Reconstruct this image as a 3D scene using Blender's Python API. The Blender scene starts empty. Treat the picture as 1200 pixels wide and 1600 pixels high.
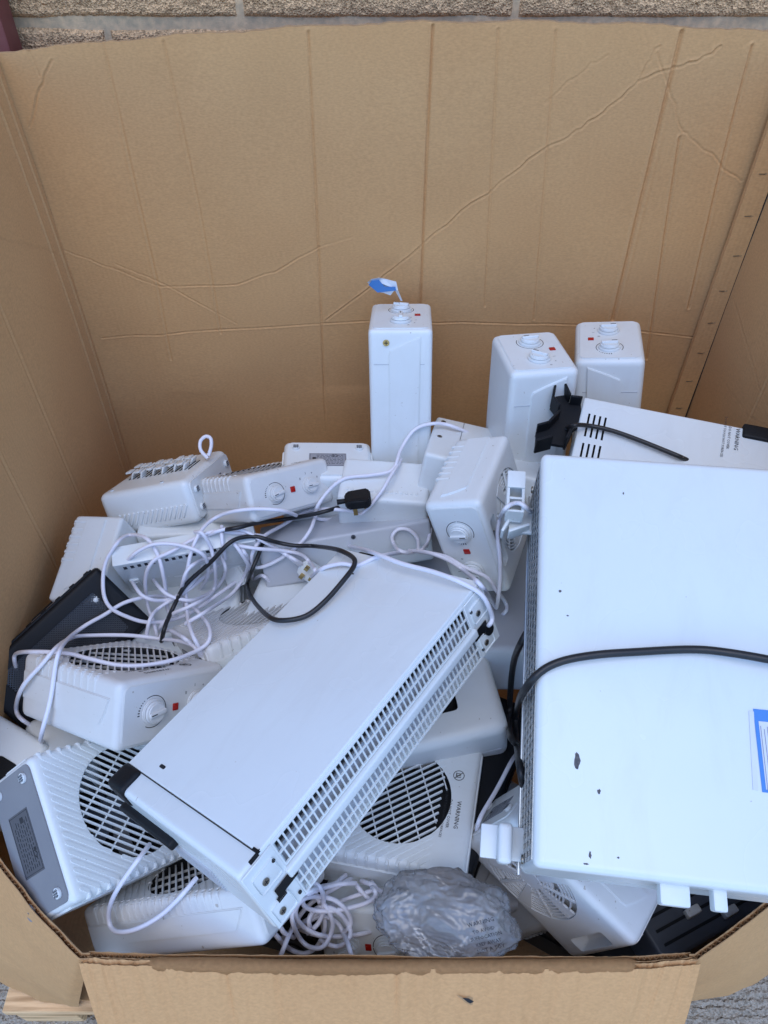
import bpy, bmesh, math, random
import numpy as np
from mathutils import Vector, Matrix, Quaternion, noise
random.seed(7); rng = np.random.RandomState(7)
S = bpy.context.scene; COL = S.collection
R = math.radians
# ---------------------------------------------------------------- camera, sky, sun, exposure
CAM = Vector((0, 0, 1.72)); TH = R(46.9); FPX = 1200.0
cd = bpy.data.cameras.new('camera'); cam = bpy.data.objects.new('camera', cd); COL.objects.link(cam)
cam.location = CAM; cam.rotation_euler = (R(90) - TH, 0, 0)
cd.sensor_fit = 'VERTICAL'; cd.sensor_height = 24; cd.lens = 24 * FPX / 1600
cd.clip_start = .02; cd.clip_end = 200
S.camera = cam
w = bpy.data.worlds.new('World'); S.world = w; w.use_nodes = True
nt = w.node_tree; nt.nodes.clear()
out = nt.nodes.new('ShaderNodeOutputWorld'); bg = nt.nodes.new('ShaderNodeBackground'); sky = nt.nodes.new('ShaderNodeTexSky')
SUN_EL, SUN_AZ = R(68), R(185)
sky.sky_type = 'NISHITA'; sky.sun_disc = False; sky.sun_elevation = SUN_EL; sky.sun_rotation = SUN_AZ
sky.air_density = 1.0; sky.dust_density = .4; sky.ozone_density = 8.0
bg.inputs[1].default_value = .15
nt.links.new(sky.outputs[0], bg.inputs[0]); nt.links.new(bg.outputs[0], out.inputs[0])
sd = bpy.data.lights.new('sun', 'SUN'); sun = bpy.data.objects.new('sun', sd); COL.objects.link(sun)
sd.energy = .5; sd.angle = R(45); sd.color = (1, .94, .86)
sv = Vector((math.sin(SUN_AZ) * math.cos(SUN_EL), math.cos(SUN_AZ) * math.cos(SUN_EL), math.sin(SUN_EL)))
sun.rotation_euler = sv.to_track_quat('Z', 'Y').to_euler()
S.view_settings.view_transform = 'Standard'; S.view_settings.look = 'None'
S.cycles.transparent_max_bounces = 24; S.view_settings.gamma = 1; S.view_settings.use_curve_mapping = False
S.view_settings.exposure = 1.06

# ---------------------------------------------------------------- photo-measuring helpers
FWD = Vector((0, math.cos(TH), -math.sin(TH))); UPV = Vector((0, math.sin(TH), math.cos(TH)))
def ray(u, v): return FWD + Vector((1, 0, 0)) * ((u - 600) / FPX) + UPV * ((800 - v) / FPX)
def on_plane(u, v, p0, n):
    d = ray(u, v); t = (Vector(p0) - CAM).dot(Vector(n)) / d.dot(Vector(n)); return CAM + d * t

# ---------------------------------------------------------------- materials
def mat(name, col, rough=.5, metal=0, **k):
    m = bpy.data.materials.new(name); m.use_nodes = True
    b = m.node_tree.nodes['Principled BSDF']
    b.inputs['Base Color'].default_value = (*col, 1); b.inputs['Roughness'].default_value = rough; b.inputs['Metallic'].default_value = metal
    for kk, v in k.items(): b.inputs[kk.replace('_', ' ')].default_value = v
    return m
def N(m, t, **k):
    n = m.node_tree.nodes.new(t)
    for kk, v in k.items(): setattr(n, kk, v)
    return n
def L(m, a, b): m.node_tree.links.new(a, b)
def mottled(name, col, rough, col2=None, scale=30, amt=.5, bump=.0, bscale=400, spots=None, **k):
    """base colour mottled with dirt / wear noise, roughness variation and fine bump"""
    m = mat(name, col, rough, **k); b = m.node_tree.nodes['Principled BSDF']
    tc = N(m, 'ShaderNodeTexCoord')
    n1 = N(m, 'ShaderNodeTexNoise'); n1.inputs['Scale'].default_value = scale; n1.inputs['Detail'].default_value = 2.5 if rough < .3 else 6
    L(m, tc.outputs['Object'], n1.inputs['Vector'])
    mx = N(m, 'ShaderNodeMix', data_type='RGBA'); mx.inputs[6].default_value = (*col, 1); mx.inputs[7].default_value = (*(col2 or tuple(c * .8 for c in col)), 1)
    mr = N(m, 'ShaderNodeMapRange'); mr.inputs[1].default_value = .3; mr.inputs[2].default_value = .9; mr.inputs[4].default_value = amt
    L(m, n1.outputs[0], mr.inputs[0]); L(m, mr.outputs[0], mx.inputs[0]); last = mx.outputs[2]
    if spots:
        n2 = N(m, 'ShaderNodeTexNoise'); n2.inputs['Scale'].default_value = spots[0]; n2.inputs['Detail'].default_value = 2
        L(m, tc.outputs['Object'], n2.inputs['Vector'])
        m2 = N(m, 'ShaderNodeMapRange'); m2.inputs[1].default_value = spots[1]; m2.inputs[2].default_value = spots[1] + .03; m2.inputs[4].default_value = spots[3]
        L(m, n2.outputs[0], m2.inputs[0])
        x2 = N(m, 'ShaderNodeMix', data_type='RGBA'); L(m, m2.outputs[0], x2.inputs[0]); L(m, last, x2.inputs[6]); x2.inputs[7].default_value = (*spots[2], 1); last = x2.outputs[2]
    L(m, last, b.inputs['Base Color'])
    r = N(m, 'ShaderNodeMapRange'); r.inputs[3].default_value = rough - .07; r.inputs[4].default_value = rough + .1
    L(m, n1.outputs[0], r.inputs[0]); L(m, r.outputs[0], b.inputs['Roughness'])
    if bump:
        n3 = N(m, 'ShaderNodeTexNoise'); n3.inputs['Scale'].default_value = bscale; L(m, tc.outputs['Object'], n3.inputs['Vector'])
        bp = N(m, 'ShaderNodeBump'); bp.inputs['Strength'].default_value = bump; bp.inputs['Distance'].default_value = .001
        L(m, n3.outputs[0], bp.inputs['Height']); L(m, bp.outputs[0], b.inputs['Normal'])
    return m
DIRT = (.30, .24, .18)
WHITE = mottled('white_plastic', (.75, .785, .79), .36, (.70, .725, .72), 14, .6, .12, 900, (160, .73, DIRT, .55))
CREAM = mottled('warm_white_plastic', (.70, .70, .69), .42, (.63, .62, .59), 16, .7, .12, 900, (120, .72, DIRT, .6))
ENAMEL = mottled('white_enamel', (.75, .795, .80), .25, (.72, .76, .77), 9, .6, .04, 500, (120, .775, (.32, .25, .2), .5))
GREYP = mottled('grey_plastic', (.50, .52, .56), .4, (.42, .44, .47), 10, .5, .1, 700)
def weather(m, amt):
    b = m.node_tree.nodes['Principled BSDF']; tc = N(m, 'ShaderNodeTexCoord')
    n = N(m, 'ShaderNodeTexNoise'); n.inputs['Scale'].default_value = 5; n.inputs['Detail'].default_value = 1; L(m, tc.outputs['Object'], n.inputs['Vector'])
    bp = N(m, 'ShaderNodeBump'); bp.inputs['Distance'].default_value = .012; bp.inputs['Strength'].default_value = amt; L(m, n.outputs[0], bp.inputs['Height'])
    old = b.inputs['Normal'].links[0].from_node; L(m, bp.outputs[0], old.inputs['Normal'])
    mp = N(m, 'ShaderNodeMapping'); mp.inputs['Scale'].default_value = (9, 9, 3); mp.inputs['Rotation'].default_value = (.3, .6, .2); L(m, tc.outputs['Object'], mp.inputs[0])
    s_ = N(m, 'ShaderNodeTexNoise'); s_.inputs['Scale'].default_value = 2.2; s_.inputs['Detail'].default_value = 9; s_.inputs['Roughness'].default_value = .7; s_.inputs['Distortion'].default_value = .8; L(m, mp.outputs[0], s_.inputs['Vector'])
    r_ = N(m, 'ShaderNodeMapRange'); r_.inputs[1].default_value = .50; r_.inputs[2].default_value = .80; r_.inputs[4].default_value = .17; L(m, s_.outputs[0], r_.inputs[0])
    x = N(m, 'ShaderNodeMix', data_type='RGBA'); x.inputs[7].default_value = (.52, .50, .47, 1); L(m, r_.outputs[0], x.inputs[0]); L(m, b.inputs['Base Color'].links[0].from_socket, x.inputs[6]); L(m, x.outputs[2], b.inputs['Base Color'])
for m_, a_ in ((ENAMEL, .5), (WHITE, .1), (CREAM, .1)): weather(m_, a_)
STEEL = mottled('galvanised_steel', (.46, .50, .52), .34, (.30, .33, .35), 40, .7, .1, 300, metal=1.0)
SCREW = mottled('screw_metal', (.38, .36, .32), .35, (.2, .18, .15), 200, .6, metal=1.0)
BRASS = mat('brass', (.5, .36, .15), .35, 1)
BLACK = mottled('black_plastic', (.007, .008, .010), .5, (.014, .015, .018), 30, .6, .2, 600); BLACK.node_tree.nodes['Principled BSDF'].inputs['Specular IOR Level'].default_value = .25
DARKIN = mat('dark_interior', (.012, .013, .016), .7)
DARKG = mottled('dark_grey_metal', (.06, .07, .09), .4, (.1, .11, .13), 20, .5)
RED = mat('red_lamp_lens', (.42, .012, .008), .22)
INK = mat('black_print', (.02, .02, .025), .6)
GREYLAB = mottled('rating_label_film', (.34, .35, .38), .4, (.28, .29, .32), 50, .5)
CORDW = mottled('white_cord_sheath', (.80, .79, .86), .42, (.70, .69, .76), 25, .6)
CORDB = mottled('black_cord_rubber', (.010, .010, .012), .4, (.03, .03, .03), 60, .5, .2, 500, (90, .74, (.6, .6, .6), .7))
BLUEP = mat('blue_print', (.06, .24, .62), .4)
PAPER = mottled('paper_label', (.72, .75, .80), .5, (.6, .62, .66), 40, .5)

def cardboard(name, light=1.0, axis='X', wash=.16):
    c1 = tuple(c * light for c in (.66, .38, .172)); c2 = tuple(c * light for c in (.60, .33, .146))
    m = mottled(name, c1, .82, c2, 5, .9)
    b = m.node_tree.nodes['Principled BSDF']; tc = N(m, 'ShaderNodeTexCoord')
    b.inputs['Specular IOR Level'].default_value = .25
    # paper fibres: fine noise stretched along the flutes
    mp = N(m, 'ShaderNodeMapping'); mp.inputs['Scale'].default_value = (180, 180, 420); L(m, tc.outputs['Object'], mp.inputs['Vector'])
    fn = N(m, 'ShaderNodeTexNoise'); fn.inputs['Scale'].default_value = 1; fn.inputs['Detail'].default_value = 5; L(m, mp.outputs[0], fn.inputs['Vector'])
    prev = b.inputs['Base Color'].links[0].from_socket
    hs = N(m, 'ShaderNodeMix', data_type='RGBA', blend_type='MULTIPLY'); hs.inputs[0].default_value = .4
    cr = N(m, 'ShaderNodeValToRGB'); cr.color_ramp.elements[0].position = .3; cr.color_ramp.elements[0].color = (.72, .70, .66, 1); cr.color_ramp.elements[1].position = .7; cr.color_ramp.elements[1].color = (1.1, 1.1, 1.1, 1)
    L(m, fn.outputs[0], cr.inputs[0]); L(m, prev, hs.inputs[6]); L(m, cr.outputs[0], hs.inputs[7]); L(m, hs.outputs[2], b.inputs['Base Color'])
    # washboard of the flutes under the liner
    wv = N(m, 'ShaderNodeTexWave', wave_type='BANDS', bands_direction=axis); wv.inputs['Scale'].default_value = 38; wv.inputs['Distortion'].default_value = .6; wv.inputs['Detail'].default_value = 1
    L(m, tc.outputs['Object'], wv.inputs['Vector'])
    b1 = N(m, 'ShaderNodeBump'); b1.inputs['Strength'].default_value = wash; b1.inputs['Distance'].default_value = .001; L(m, wv.outputs[0], b1.inputs['Height'])
    n4 = N(m, 'ShaderNodeTexNoise'); n4.inputs['Scale'].default_value = 420; n4.inputs['Detail'].default_value = 3; L(m, tc.outputs['Object'], n4.inputs['Vector'])
    b2 = N(m, 'ShaderNodeBump'); b2.inputs['Strength'].default_value = .25; b2.inputs['Distance'].default_value = .001; L(m, n4.outputs[0], b2.inputs['Height']); L(m, b1.outputs[0], b2.inputs['Normal'])
    L(m, b2.outputs[0], b.inputs['Normal'])
    return m
CARD = cardboard('corrugated_cardboard'); CARDY = cardboard('corrugated_cardboard_side', 1, 'Y', .06)
CARDEDGE = mottled('torn_cardboard_edge', (.46, .28, .135), .9, (.30, .18, .09), 120, .8, .5, 300)

# ---------------------------------------------------------------- mesh helpers
def finish(name, bm, m, parent=None, smooth=38, mats=None):
    me = bpy.data.meshes.new(name); bm.normal_update(); bm.to_mesh(me); bm.free()
    for x in (mats or [m]): me.materials.append(x)
    if smooth:
        me.shade_smooth(); me.set_sharp_from_angle(angle=R(smooth))
    o = bpy.data.objects.new(name, me); COL.objects.link(o)
    if parent: o.parent = parent
    return o
def tag(o, label=None, cat=None, group=None, kind=None):
    if label: o['label'] = label
    if cat: o['category'] = cat
    if group: o['group'] = group
    if kind: o['kind'] = kind
    return o
def thing(name, label, cat, loc=(0, 0, 0), q=(1, 0, 0, 0), group=None):
    o = bpy.data.objects.new(name, None); COL.objects.link(o); o.empty_display_size = .02
    o.rotation_mode = 'QUATERNION'; o.location = loc; o.rotation_quaternion = Quaternion(q).normalized()
    return tag(o, label, cat, group)
def box(bm, size, loc=(0, 0, 0), bev=0, seg=2, rot=None):
    M = Matrix.Translation(loc) @ (rot.to_4x4() if rot else Matrix.Identity(4)) @ Matrix.Diagonal((*size, 1))
    r = bmesh.ops.create_cube(bm, size=1, matrix=M)
    if bev:
        ed = list({e for v in r['verts'] for e in v.link_edges})
        bmesh.ops.bevel(bm, geom=ed, offset=bev, segments=seg, affect='EDGES', profile=.6)
def cyl(bm, r, h, loc=(0, 0, 0), rot=None, n=28, r2=None, bev=0):
    M = Matrix.Translation(loc) @ (rot.to_4x4() if rot else Matrix.Identity(4))
    k = bmesh.ops.create_cone(bm, cap_ends=True, segments=n, radius1=r, radius2=r if r2 is None else r2, depth=h, matrix=M)
    if bev:
        ed = [e for e in {e for v in k['verts'] for e in v.link_edges} if any(len(f.verts) > 4 for f in e.link_faces)]
        bmesh.ops.bevel(bm, geom=ed, offset=bev, segments=2, affect='EDGES')
def prism(bm, pts, n0, n1, to3):
    """closed polygon (2-D points) extruded between n0 and n1 through mapping to3(a,b,n)"""
    A = [bm.verts.new(to3(a, b, n0)) for a, b in pts]; B = [bm.verts.new(to3(a, b, n1)) for a, b in pts]
    bm.faces.new(A); bm.faces.new(B[::-1])
    for i in range(len(pts)):
        j = (i + 1) % len(pts); bm.faces.new((A[j], A[i], B[i], B[j]))
def rrect(x0, y0, x1, y1, r, n=4):
    p = []
    for cx, cy, a in ((x1 - r, y1 - r, 0), (x0 + r, y1 - r, 90), (x0 + r, y0 + r, 180), (x1 - r, y0 + r, 270)):
        for i in range(n + 1):
            t = R(a + 90 * i / n); p.append((cx + r * math.cos(t), cy + r * math.sin(t)))
    return p
RX = lambda a: Matrix.Rotation(R(a), 3, 'X'); RY = lambda a: Matrix.Rotation(R(a), 3, 'Y'); RZ = lambda a: Matrix.Rotation(R(a), 3, 'Z')
def fixn(bm): bmesh.ops.recalc_face_normals(bm, faces=bm.faces)
def text_mesh(name, lines, size, M, parent, m=INK, gap=1.25, align='CENTER', depth=.0):
    """lines of lettering as one flat mesh; M maps text plane (x right, y up, z out) into the parent's frame"""
    bm = bmesh.new()
    for i, (t, s) in enumerate(lines):
        c = bpy.data.curves.new('lettering', 'FONT'); c.body = t; c.size = size * s; c.align_x = align; c.resolution_u = 1; c.extrude = .00005
        o = bpy.data.objects.new('lettering', c); COL.objects.link(o)
        dg = bpy.context.evaluated_depsgraph_get(); me = bpy.data.meshes.new_from_object(o.evaluated_get(dg))
        y = -sum(size * q[1] * gap for q in lines[:i])
        me.transform(Matrix.Translation((0, y, 0))); bm.from_mesh(me)
        bpy.data.objects.remove(o); bpy.data.meshes.remove(me); bpy.data.curves.remove(c)
    bm.transform(M)
    return finish(name, bm, m, parent, 0)
def frame(origin, right, up):
    r = Vector(right).normalized(); u = Vector(up); u = (u - r * u.dot(r)).normalized(); n = r.cross(u)
    M = Matrix((r, u, n)).transposed().to_4x4(); M.translation = Vector(origin); return M
def boolean_cut(bm, cutter):
    """difference with a cutter bmesh; faces made by the cutter get material slot 1"""
    def mk(b, idx):
        me = bpy.data.meshes.new('tmp')
        for f in b.faces: f.material_index = idx
        b.to_mesh(me); b.free(); me.materials.append(WHITE); me.materials.append(DARKIN)
        o = bpy.data.objects.new('tmp', me); COL.objects.link(o); return o
    fixn(bm); fixn(cutter)
    a = mk(bm, 0); c = mk(cutter, 1)
    md = a.modifiers.new('b', 'BOOLEAN'); md.operation = 'DIFFERENCE'; md.object = c; md.solver = 'EXACT'; md.material_mode = 'INDEX'
    dg = bpy.context.evaluated_depsgraph_get(); me = bpy.data.meshes.new_from_object(a.evaluated_get(dg))
    b = bmesh.new(); b.from_mesh(me)
    for o in (a, c): m0 = o.data; bpy.data.objects.remove(o); bpy.data.meshes.remove(m0)
    bpy.data.meshes.remove(me)
    return b

# ---------------------------------------------------------------- small parts
def screw(parent, loc, n, r=.004, m=None, name='screw'):
    q = Vector(n).to_track_quat('Z', 'Y').to_matrix(); bm = bmesh.new()
    cyl(bm, r, .002, loc, q, 18, bev=.0004)
    o = finish(name, bm, m or SCREW, parent)
    bm = bmesh.new(); p = Vector(loc) + Vector(n) * .00105
    box(bm, (r * 1.3, r * .28, .0003), p, rot=q); box(bm, (r * .28, r * 1.3, .0004), p, rot=q)
    finish('screw_slot', bm, DARKIN, o, 0)
    return o
def dial(root, cx, h, turn, m, rk=.0185, marks='arc'):
    bm = bmesh.new()
    cyl(bm, rk, .005, (cx, 0, h + .0030), n=40, bev=.0012); cyl(bm, rk * .88, .007, (cx, 0, h + .0080), n=40, r2=rk * .82, bev=.002)
    k = finish('knob', bm, m, root)
    bm = bmesh.new(); rz = RZ(turn)
    off = rz @ Vector((0, 0, 0))
    box(bm, (rk * 1.5, rk * .36,  .004), Vector((cx, 0, h + .0127)), .0014, 3, rz)
    g = finish('grip', bm, m, k)
    bm = bmesh.new(); box(bm, (rk * .5, .0012, .0004), Vector((cx, 0, h + .0149)) + rz @ Vector((rk * .4, 0, 0)), rot=rz); finish('pointer', bm, INK, k, 0)
    bm = bmesh.new()
    def arc(a0, a1, r0, r1, z):
        n = max(3, int(abs(a1 - a0) / 6)); vs = []
        for i in range(n + 1):
            a = R(a0 + (a1 - a0) * i / n); vs.append([bm.verts.new((cx + r * math.cos(a), r * math.sin(a), z)) for r in (r0, r1)])
        for p, q in zip(vs, vs[1:]): bm.faces.new((p[0], p[1], q[1], q[0]))
    if marks == 'arc':
        arc(60, 178, rk * 1.18, rk * 1.24, h + .0013); arc(182, 300, rk * 1.18, rk * 1.24, h + .0013)
        for i in range(7): arc(310 + i * 9, 314 + i * 9, rk * 1.2, rk * (1.27 + i * .02), h + .0014)
        finish('dial_markings', bm, INK, root, 0)
    else:
        bm.free()
        text = [('0', -150), ('+', -115), ('I', -80), ('II', -40)]
        b2 = bmesh.new()
        for t, a in text:
            p = Vector((cx + rk * 1.45 * math.cos(R(a)), rk * 1.45 * math.sin(R(a)) - .002, h + .0013))
            o = text_mesh('mark', [(t, 1)], .0062, Matrix.Translation(p), None); b2.from_mesh(o.data)
            me = o.data; bpy.data.objects.remove(o); bpy.data.meshes.remove(me)
        finish('dial_markings', b2, INK, root, 0)

def warning(root, M, size):
    bm = bmesh.new(); c = Vector((0, size * 2.6, 0)); r = size * 1.25
    for a, b, in ((r, r * .86),):
        n = 32; vs = [[bm.verts.new((k * math.cos(2 * math.pi * i / n) + c.x, k * math.sin(2 * math.pi * i / n) + c.y, 0)) for k in (a, b)] for i in range(n)]
        for i in range(n): j = (i + 1) % n; bm.faces.new((vs[i][0], vs[j][0], vs[j][1], vs[i][1]))
    box(bm, (r * 1.8, r * .13, .0001), c, rot=RZ(-45))
    for dx in (-.35, 0, .35): box(bm, (r * .1, r * .8, .0001), c + Vector((dx * r, 0, 0)))
    box(bm, (r * 1.0, r * .12, .0001), c + Vector((0, -r * .45, 0)))
    bm.transform(M); finish('warning_symbol', bm, INK, root, 0)
    text_mesh('warning_text', [('WARNING', 1), ('DO NOT COVER', .62), ('DO NOT TOUCH HOT SURFACES', .55)], size, M, root)

def rating_label(root, M, a, b, m=GREYLAB):
    bm = bmesh.new(); box(bm, (a, b, .0004)); bm.transform(M); lab = finish('rating_label', bm, m, root, 0)
    bm = bmesh.new()
    for s in (-1, 1):
        box(bm, (a * .96, .0006, .0003), (0, s * b * .46, .0003)); box(bm, (.0006, b * .9, .0003), (s * a * .47, 0, .0003))
    for i in range(7):
        y = b * (.32 - .11 * i); x0 = -a * .42
        while x0 < a * .3:
            l = a * random.uniform(.03, .10); box(bm, (l, b * .022, .0002), (x0 + l / 2, y, .0004)); x0 += l + a * .03
    box(bm, (b * .16, b * .16, .0002), (a * .36, -b * .1, .0004))
    bm.transform(M); finish('label_print', bm, INK, lab, 0)
    text_mesh('label_lettering', [('CE', 1)], b * .26, M @ Matrix.Translation((-a * .2, -b * .4, .0006)), lab)

# ---------------------------------------------------------------- fan heater
def fan_heater(label, pose, *a_, **k_):
    return fan_heater_(label, pose, *a_, **k_)
def fan_heater_(label, pose, m=WHITE, name='fan_heater', cat='fan heater', phi=50, grille='round', rear=None, text=True, base=True,
               gr=.42, bev=.013, controls=True, side_ribs=True, panel=True, turns=(10, 40), feet=True, rib_out=True, zc=.5, base_m=None, group='white fan heaters heaped in the box', marks=('sym', 'arc')):
    (W, D, H), loc, q = pose
    root = thing(name, label, cat, loc, q, group)
    bm = bmesh.new(); box(bm, (W, D, H), (0, 0, H / 2), bev, 5)
    cut = bmesh.new(); cr = W * gr; cz = H * zc
    yf = -D / 2
    rect = (W * .36, H * .30, H * .42)      # tower mesh window: half width, z0.. 
    dep = D * (.5 if rear == 'fan' else .7)
    if grille == 'round': cyl(cut, cr, dep, (0, yf + dep / 2 - .002, cz), RX(90), 56)
    elif grille == 'mesh': box(cut, (W * .7, D * .5, H * .46), (0, yf + D * .25 - .003, H * .5), .008, 3)
    rcut = hcut = None; rr = min(W * .44, H * .37); rz = max(rr + .014, min(cz, H - rr - .040))
    if rear == 'fan':
        rcut = bmesh.new(); cyl(rcut, rr, D * .18, (0, D / 2 - D * .09 + .002, rz), RX(90), 56)
        hcut = bmesh.new(); box(hcut, (W * .50, .026, .022), (0, D / 2 - .008, H - .022), .005, 3)
    if rear == 'slots':
        for i in range(9): box(cut, (.0032, .02, .055), (-W * .30 + i * W * .075, D / 2 - .008, H * .45))
    bm = boolean_cut(bm, cut) if len(cut.verts) else bm
    if rcut: bm = boolean_cut(bm, rcut)
    if hcut: bm = boolean_cut(bm, hcut)
    if rear in ('fan', 'handle'):       # the grip hollow is body-coloured
        for f in bm.faces:
            c = f.calc_center_median()
            if c.z > H - .036 and c.y > 0: f.material_index = 0
    finish('body', bm, m, root, 40, [m, DARKIN])
    def capsule(bm, p0, p1, wid, y0, y1):
        d = (p1 - p0); l = d.length
        if l < wid * 1.2: return
        a = math.atan2(d.y, d.x); pts = []
        for s, c in ((1, p1 - d / l * wid / 2), (-1, p0 + d / l * wid / 2)):
            for i in range(5):
                t = a + (-math.pi / 2 + math.pi * i / 4) + (0 if s == 1 else math.pi); pts.append((c.x + wid / 2 * math.cos(t), c.y + wid / 2 * math.sin(t)))
        prism(bm, pts, y0, y1, lambda p, z, n: (p, n, z))
    if grille == 'round':
        d = Vector((math.cos(R(phi)), math.sin(R(phi)))); n = Vector((-d.y, d.x)); c = Vector((0, cz)); pitch = .0092
        bars = bmesh.new(); ribs = bmesh.new(); hx, z0, z1 = W / 2 - bev * .55, .012, H - .052
        ks = int(.4 / pitch)
        for k in range(-ks, ks):
            o = c + n * (k + .5) * pitch
            # line ∩ rectangle
            lo, hi = -9, 9
            for ax, (mn, mx) in ((0, (-hx, hx)), (1, (z0, z1))):
                if abs(d[ax]) < 1e-6:
                    if not mn <= o[ax] <= mx: lo, hi = 1, 0
                    continue
                t0, t1 = sorted(((mn - o[ax]) / d[ax], (mx - o[ax]) / d[ax])); lo, hi = max(lo, t0), min(hi, t1)
            if hi - lo < .012: continue
            e = abs((k + .5) * pitch); segs = [(lo, hi)]
            if e < cr:
                h = math.sqrt(cr * cr - e * e)
                a, b = max(-h, lo), min(h, hi)
                rot = RY(-phi)
                mid = o + d * ((a + b) / 2)
                box(bars, (b - a + .003, .0035, .0022), (mid.x, yf + .0022, mid.y), rot=rot)
                segs = [(lo, -h - .001), (h + .001, hi)]
            if rib_out:
                for a, b in segs:
                    if b - a > .008: capsule(ribs, o + d * a, o + d * b, .0052, yf - .0012, yf + .003)
                    for tt in (a, b):            # ridges carry on down over the side edge
                        p = o + d * tt
                        if side_ribs and abs(abs(p.x) - hx) < .001:
                            s = 1 if p.x > 0 else -1
                            box(ribs, (.007, .022, .0052), (s * (W / 2 - .0026), yf + .0128, p.y), .0016, 2)
                            box(ribs, (.012, .012, .0052), (s * (W / 2 - .0062), yf + .0058, p.y), .0028, 2)
        for k in range(-4, 5):
            e = k * .030 + .012
            if abs(e) < cr:
                h = math.sqrt(cr * cr - e * e); mid = c + d * e
                box(bars, (2 * h, .003, .0018), (mid.x, yf + .0052, mid.y), rot=RY(-phi - 90 + 14))
        fixn(bars); finish('grille', bars, m, root, 0)
        if rib_out: fixn(ribs); finish('ridges', ribs, m, root, 50)
        b = bmesh.new(); cyl(b, cr * .28, .012, (0, yf + D * .4, cz), RX(90), 24)
        for i in range(7):
            a = 2 * math.pi * i / 7; box(b, (cr * .62, .0016, .020), (math.cos(a) * cr * .58, yf + D * .4, cz + math.sin(a) * cr * .58), rot=RY(-math.degrees(a)) @ RX(35))
        finish('fan', b, DARKG, root, 0)
    if grille == 'mesh':
        b = bmesh.new(); w2, h2 = W * .35, H * .23; cz2 = H * .5; k = -int((w2 + h2) / .005)
        while k * .005 < w2 + h2:
            for sgn in (1, -1):
                e = k * .005; lo = max(-w2, (-h2 - e) if sgn > 0 else (e - h2)); hi = min(w2, (h2 - e) if sgn > 0 else (e + h2))
                if hi - lo > .002:
                    mid = (lo + hi) / 2; ln = (hi - lo) * 1.414
                    box(b, (ln, .0012 + .0003 * sgn, .0016), (mid, yf + .0025 + .0004 * sgn, cz2 + (mid + e if sgn > 0 else e - mid)), rot=RY(-45 * sgn))
            k += 1
        finish('mesh_grille', b, m, root, 0)
    if rear == 'fan':
        yb = D / 2; b = bmesh.new(); cyl(b, rr * .24, .003, (0, yb - .002, rz), RX(90), 30)
        r_ = random.Random(label)
        for i in range(10):
            a = 2 * math.pi * i / 10 + .2
            if i % 2 == 0:
                pts = [(rr * .2, -.003), (rr * .98, -.011), (rr * .98, .011), (rr * .2, .003)]
            else: pts = [(rr * .2, -.0012), (rr * .98, -.0018), (rr * .98, .0018), (rr * .2, .0012)]
            ca, sa = math.cos(a), math.sin(a); tilt = r_.uniform(-.002, .004)
            prism(b, [(p * ca - s * sa, rz + p * sa + s * ca) for p, s in pts], yb - .0035 + tilt, yb - .0005 + tilt, lambda p, z, n: (p, n, z))
        for k in range(9):
            r0 = rr * (.30 + .078 * k)
            for i in range(10):
                if r_.random() < .16: continue
                a0 = 36 * i + 12 + 2; a1 = a0 + 33; n_ = 6; pts = [(math.cos(R(a0 + (a1 - a0) * j / n_)) * r0, math.sin(R(a0 + (a1 - a0) * j / n_)) * r0) for j in range(n_ + 1)]
                pts += [(math.cos(R(a1 - (a1 - a0) * j / n_)) * (r0 + .0022), math.sin(R(a1 - (a1 - a0) * j / n_)) * (r0 + .0022)) for j in range(n_ + 1)]
                prism(b, [(x, rz + z) for x, z in pts], yb - .007, yb - .0012, lambda p, z, n: (p, n, z))
        fixn(b); finish('fan_guard', b, m, root, 0)
    if panel:
        for s in (-1, 1):
            if grille == 'mesh':
                b = bmesh.new(); box(b, (.0012, D * .80, .0009), (s * (W / 2 + .0001), D * .02, H - .060)); finish('seam', b, GREYP, root, 0)
            pts = [(-D * .5 + .020, H - .012), (-D * .02, H - .026), (D * .16, H - .036), (D * .18, H - .042), (D * .18, .008), (-D * .5 + .024, .008)]
            if side_ribs: pts[0] = (-D * .5 + .024, H - .018)
            b = bmesh.new(); prism(b, pts, s * (W / 2 - .002), s * (W / 2 + (.0034 if grille == 'mesh' else .0022)), lambda y, z, n: (n, y, z)); fixn(b)
            bmesh.ops.bevel(b, geom=[e for e in b.edges if all(abs(v.co.x) > W / 2 for v in e.verts)], offset=.0012, segments=2, affect='EDGES')
            finish('side_panel', b, m, root)
    if controls:
        b = bmesh.new(); prism(b, rrect(-W / 2 + .007, -D / 2 + .007, W / 2 - .007, D / 2 - .007, .010, 5), H - .001, H + .0012, lambda x, y, n: (x, y, n)); fixn(b)
        bmesh.ops.bevel(b, geom=[e for e in b.edges if all(v.co.z > H for v in e.verts)], offset=.001, segments=2, affect='EDGES')
        finish('control_panel', b, m, root)
        sp = W * .205
        dial(root, -sp, H, turns[0], m, min(.0185, D * .19), marks[0]); dial(root, sp, H, turns[1], m, min(.0185, D * .19), marks[1])
        b = bmesh.new(); box(b, (.009, .010, .0025), (0, -D * .27 if grille == 'mesh' else 0, H + .0018), .001, 2); finish('indicator_light', b, RED, root)
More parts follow.
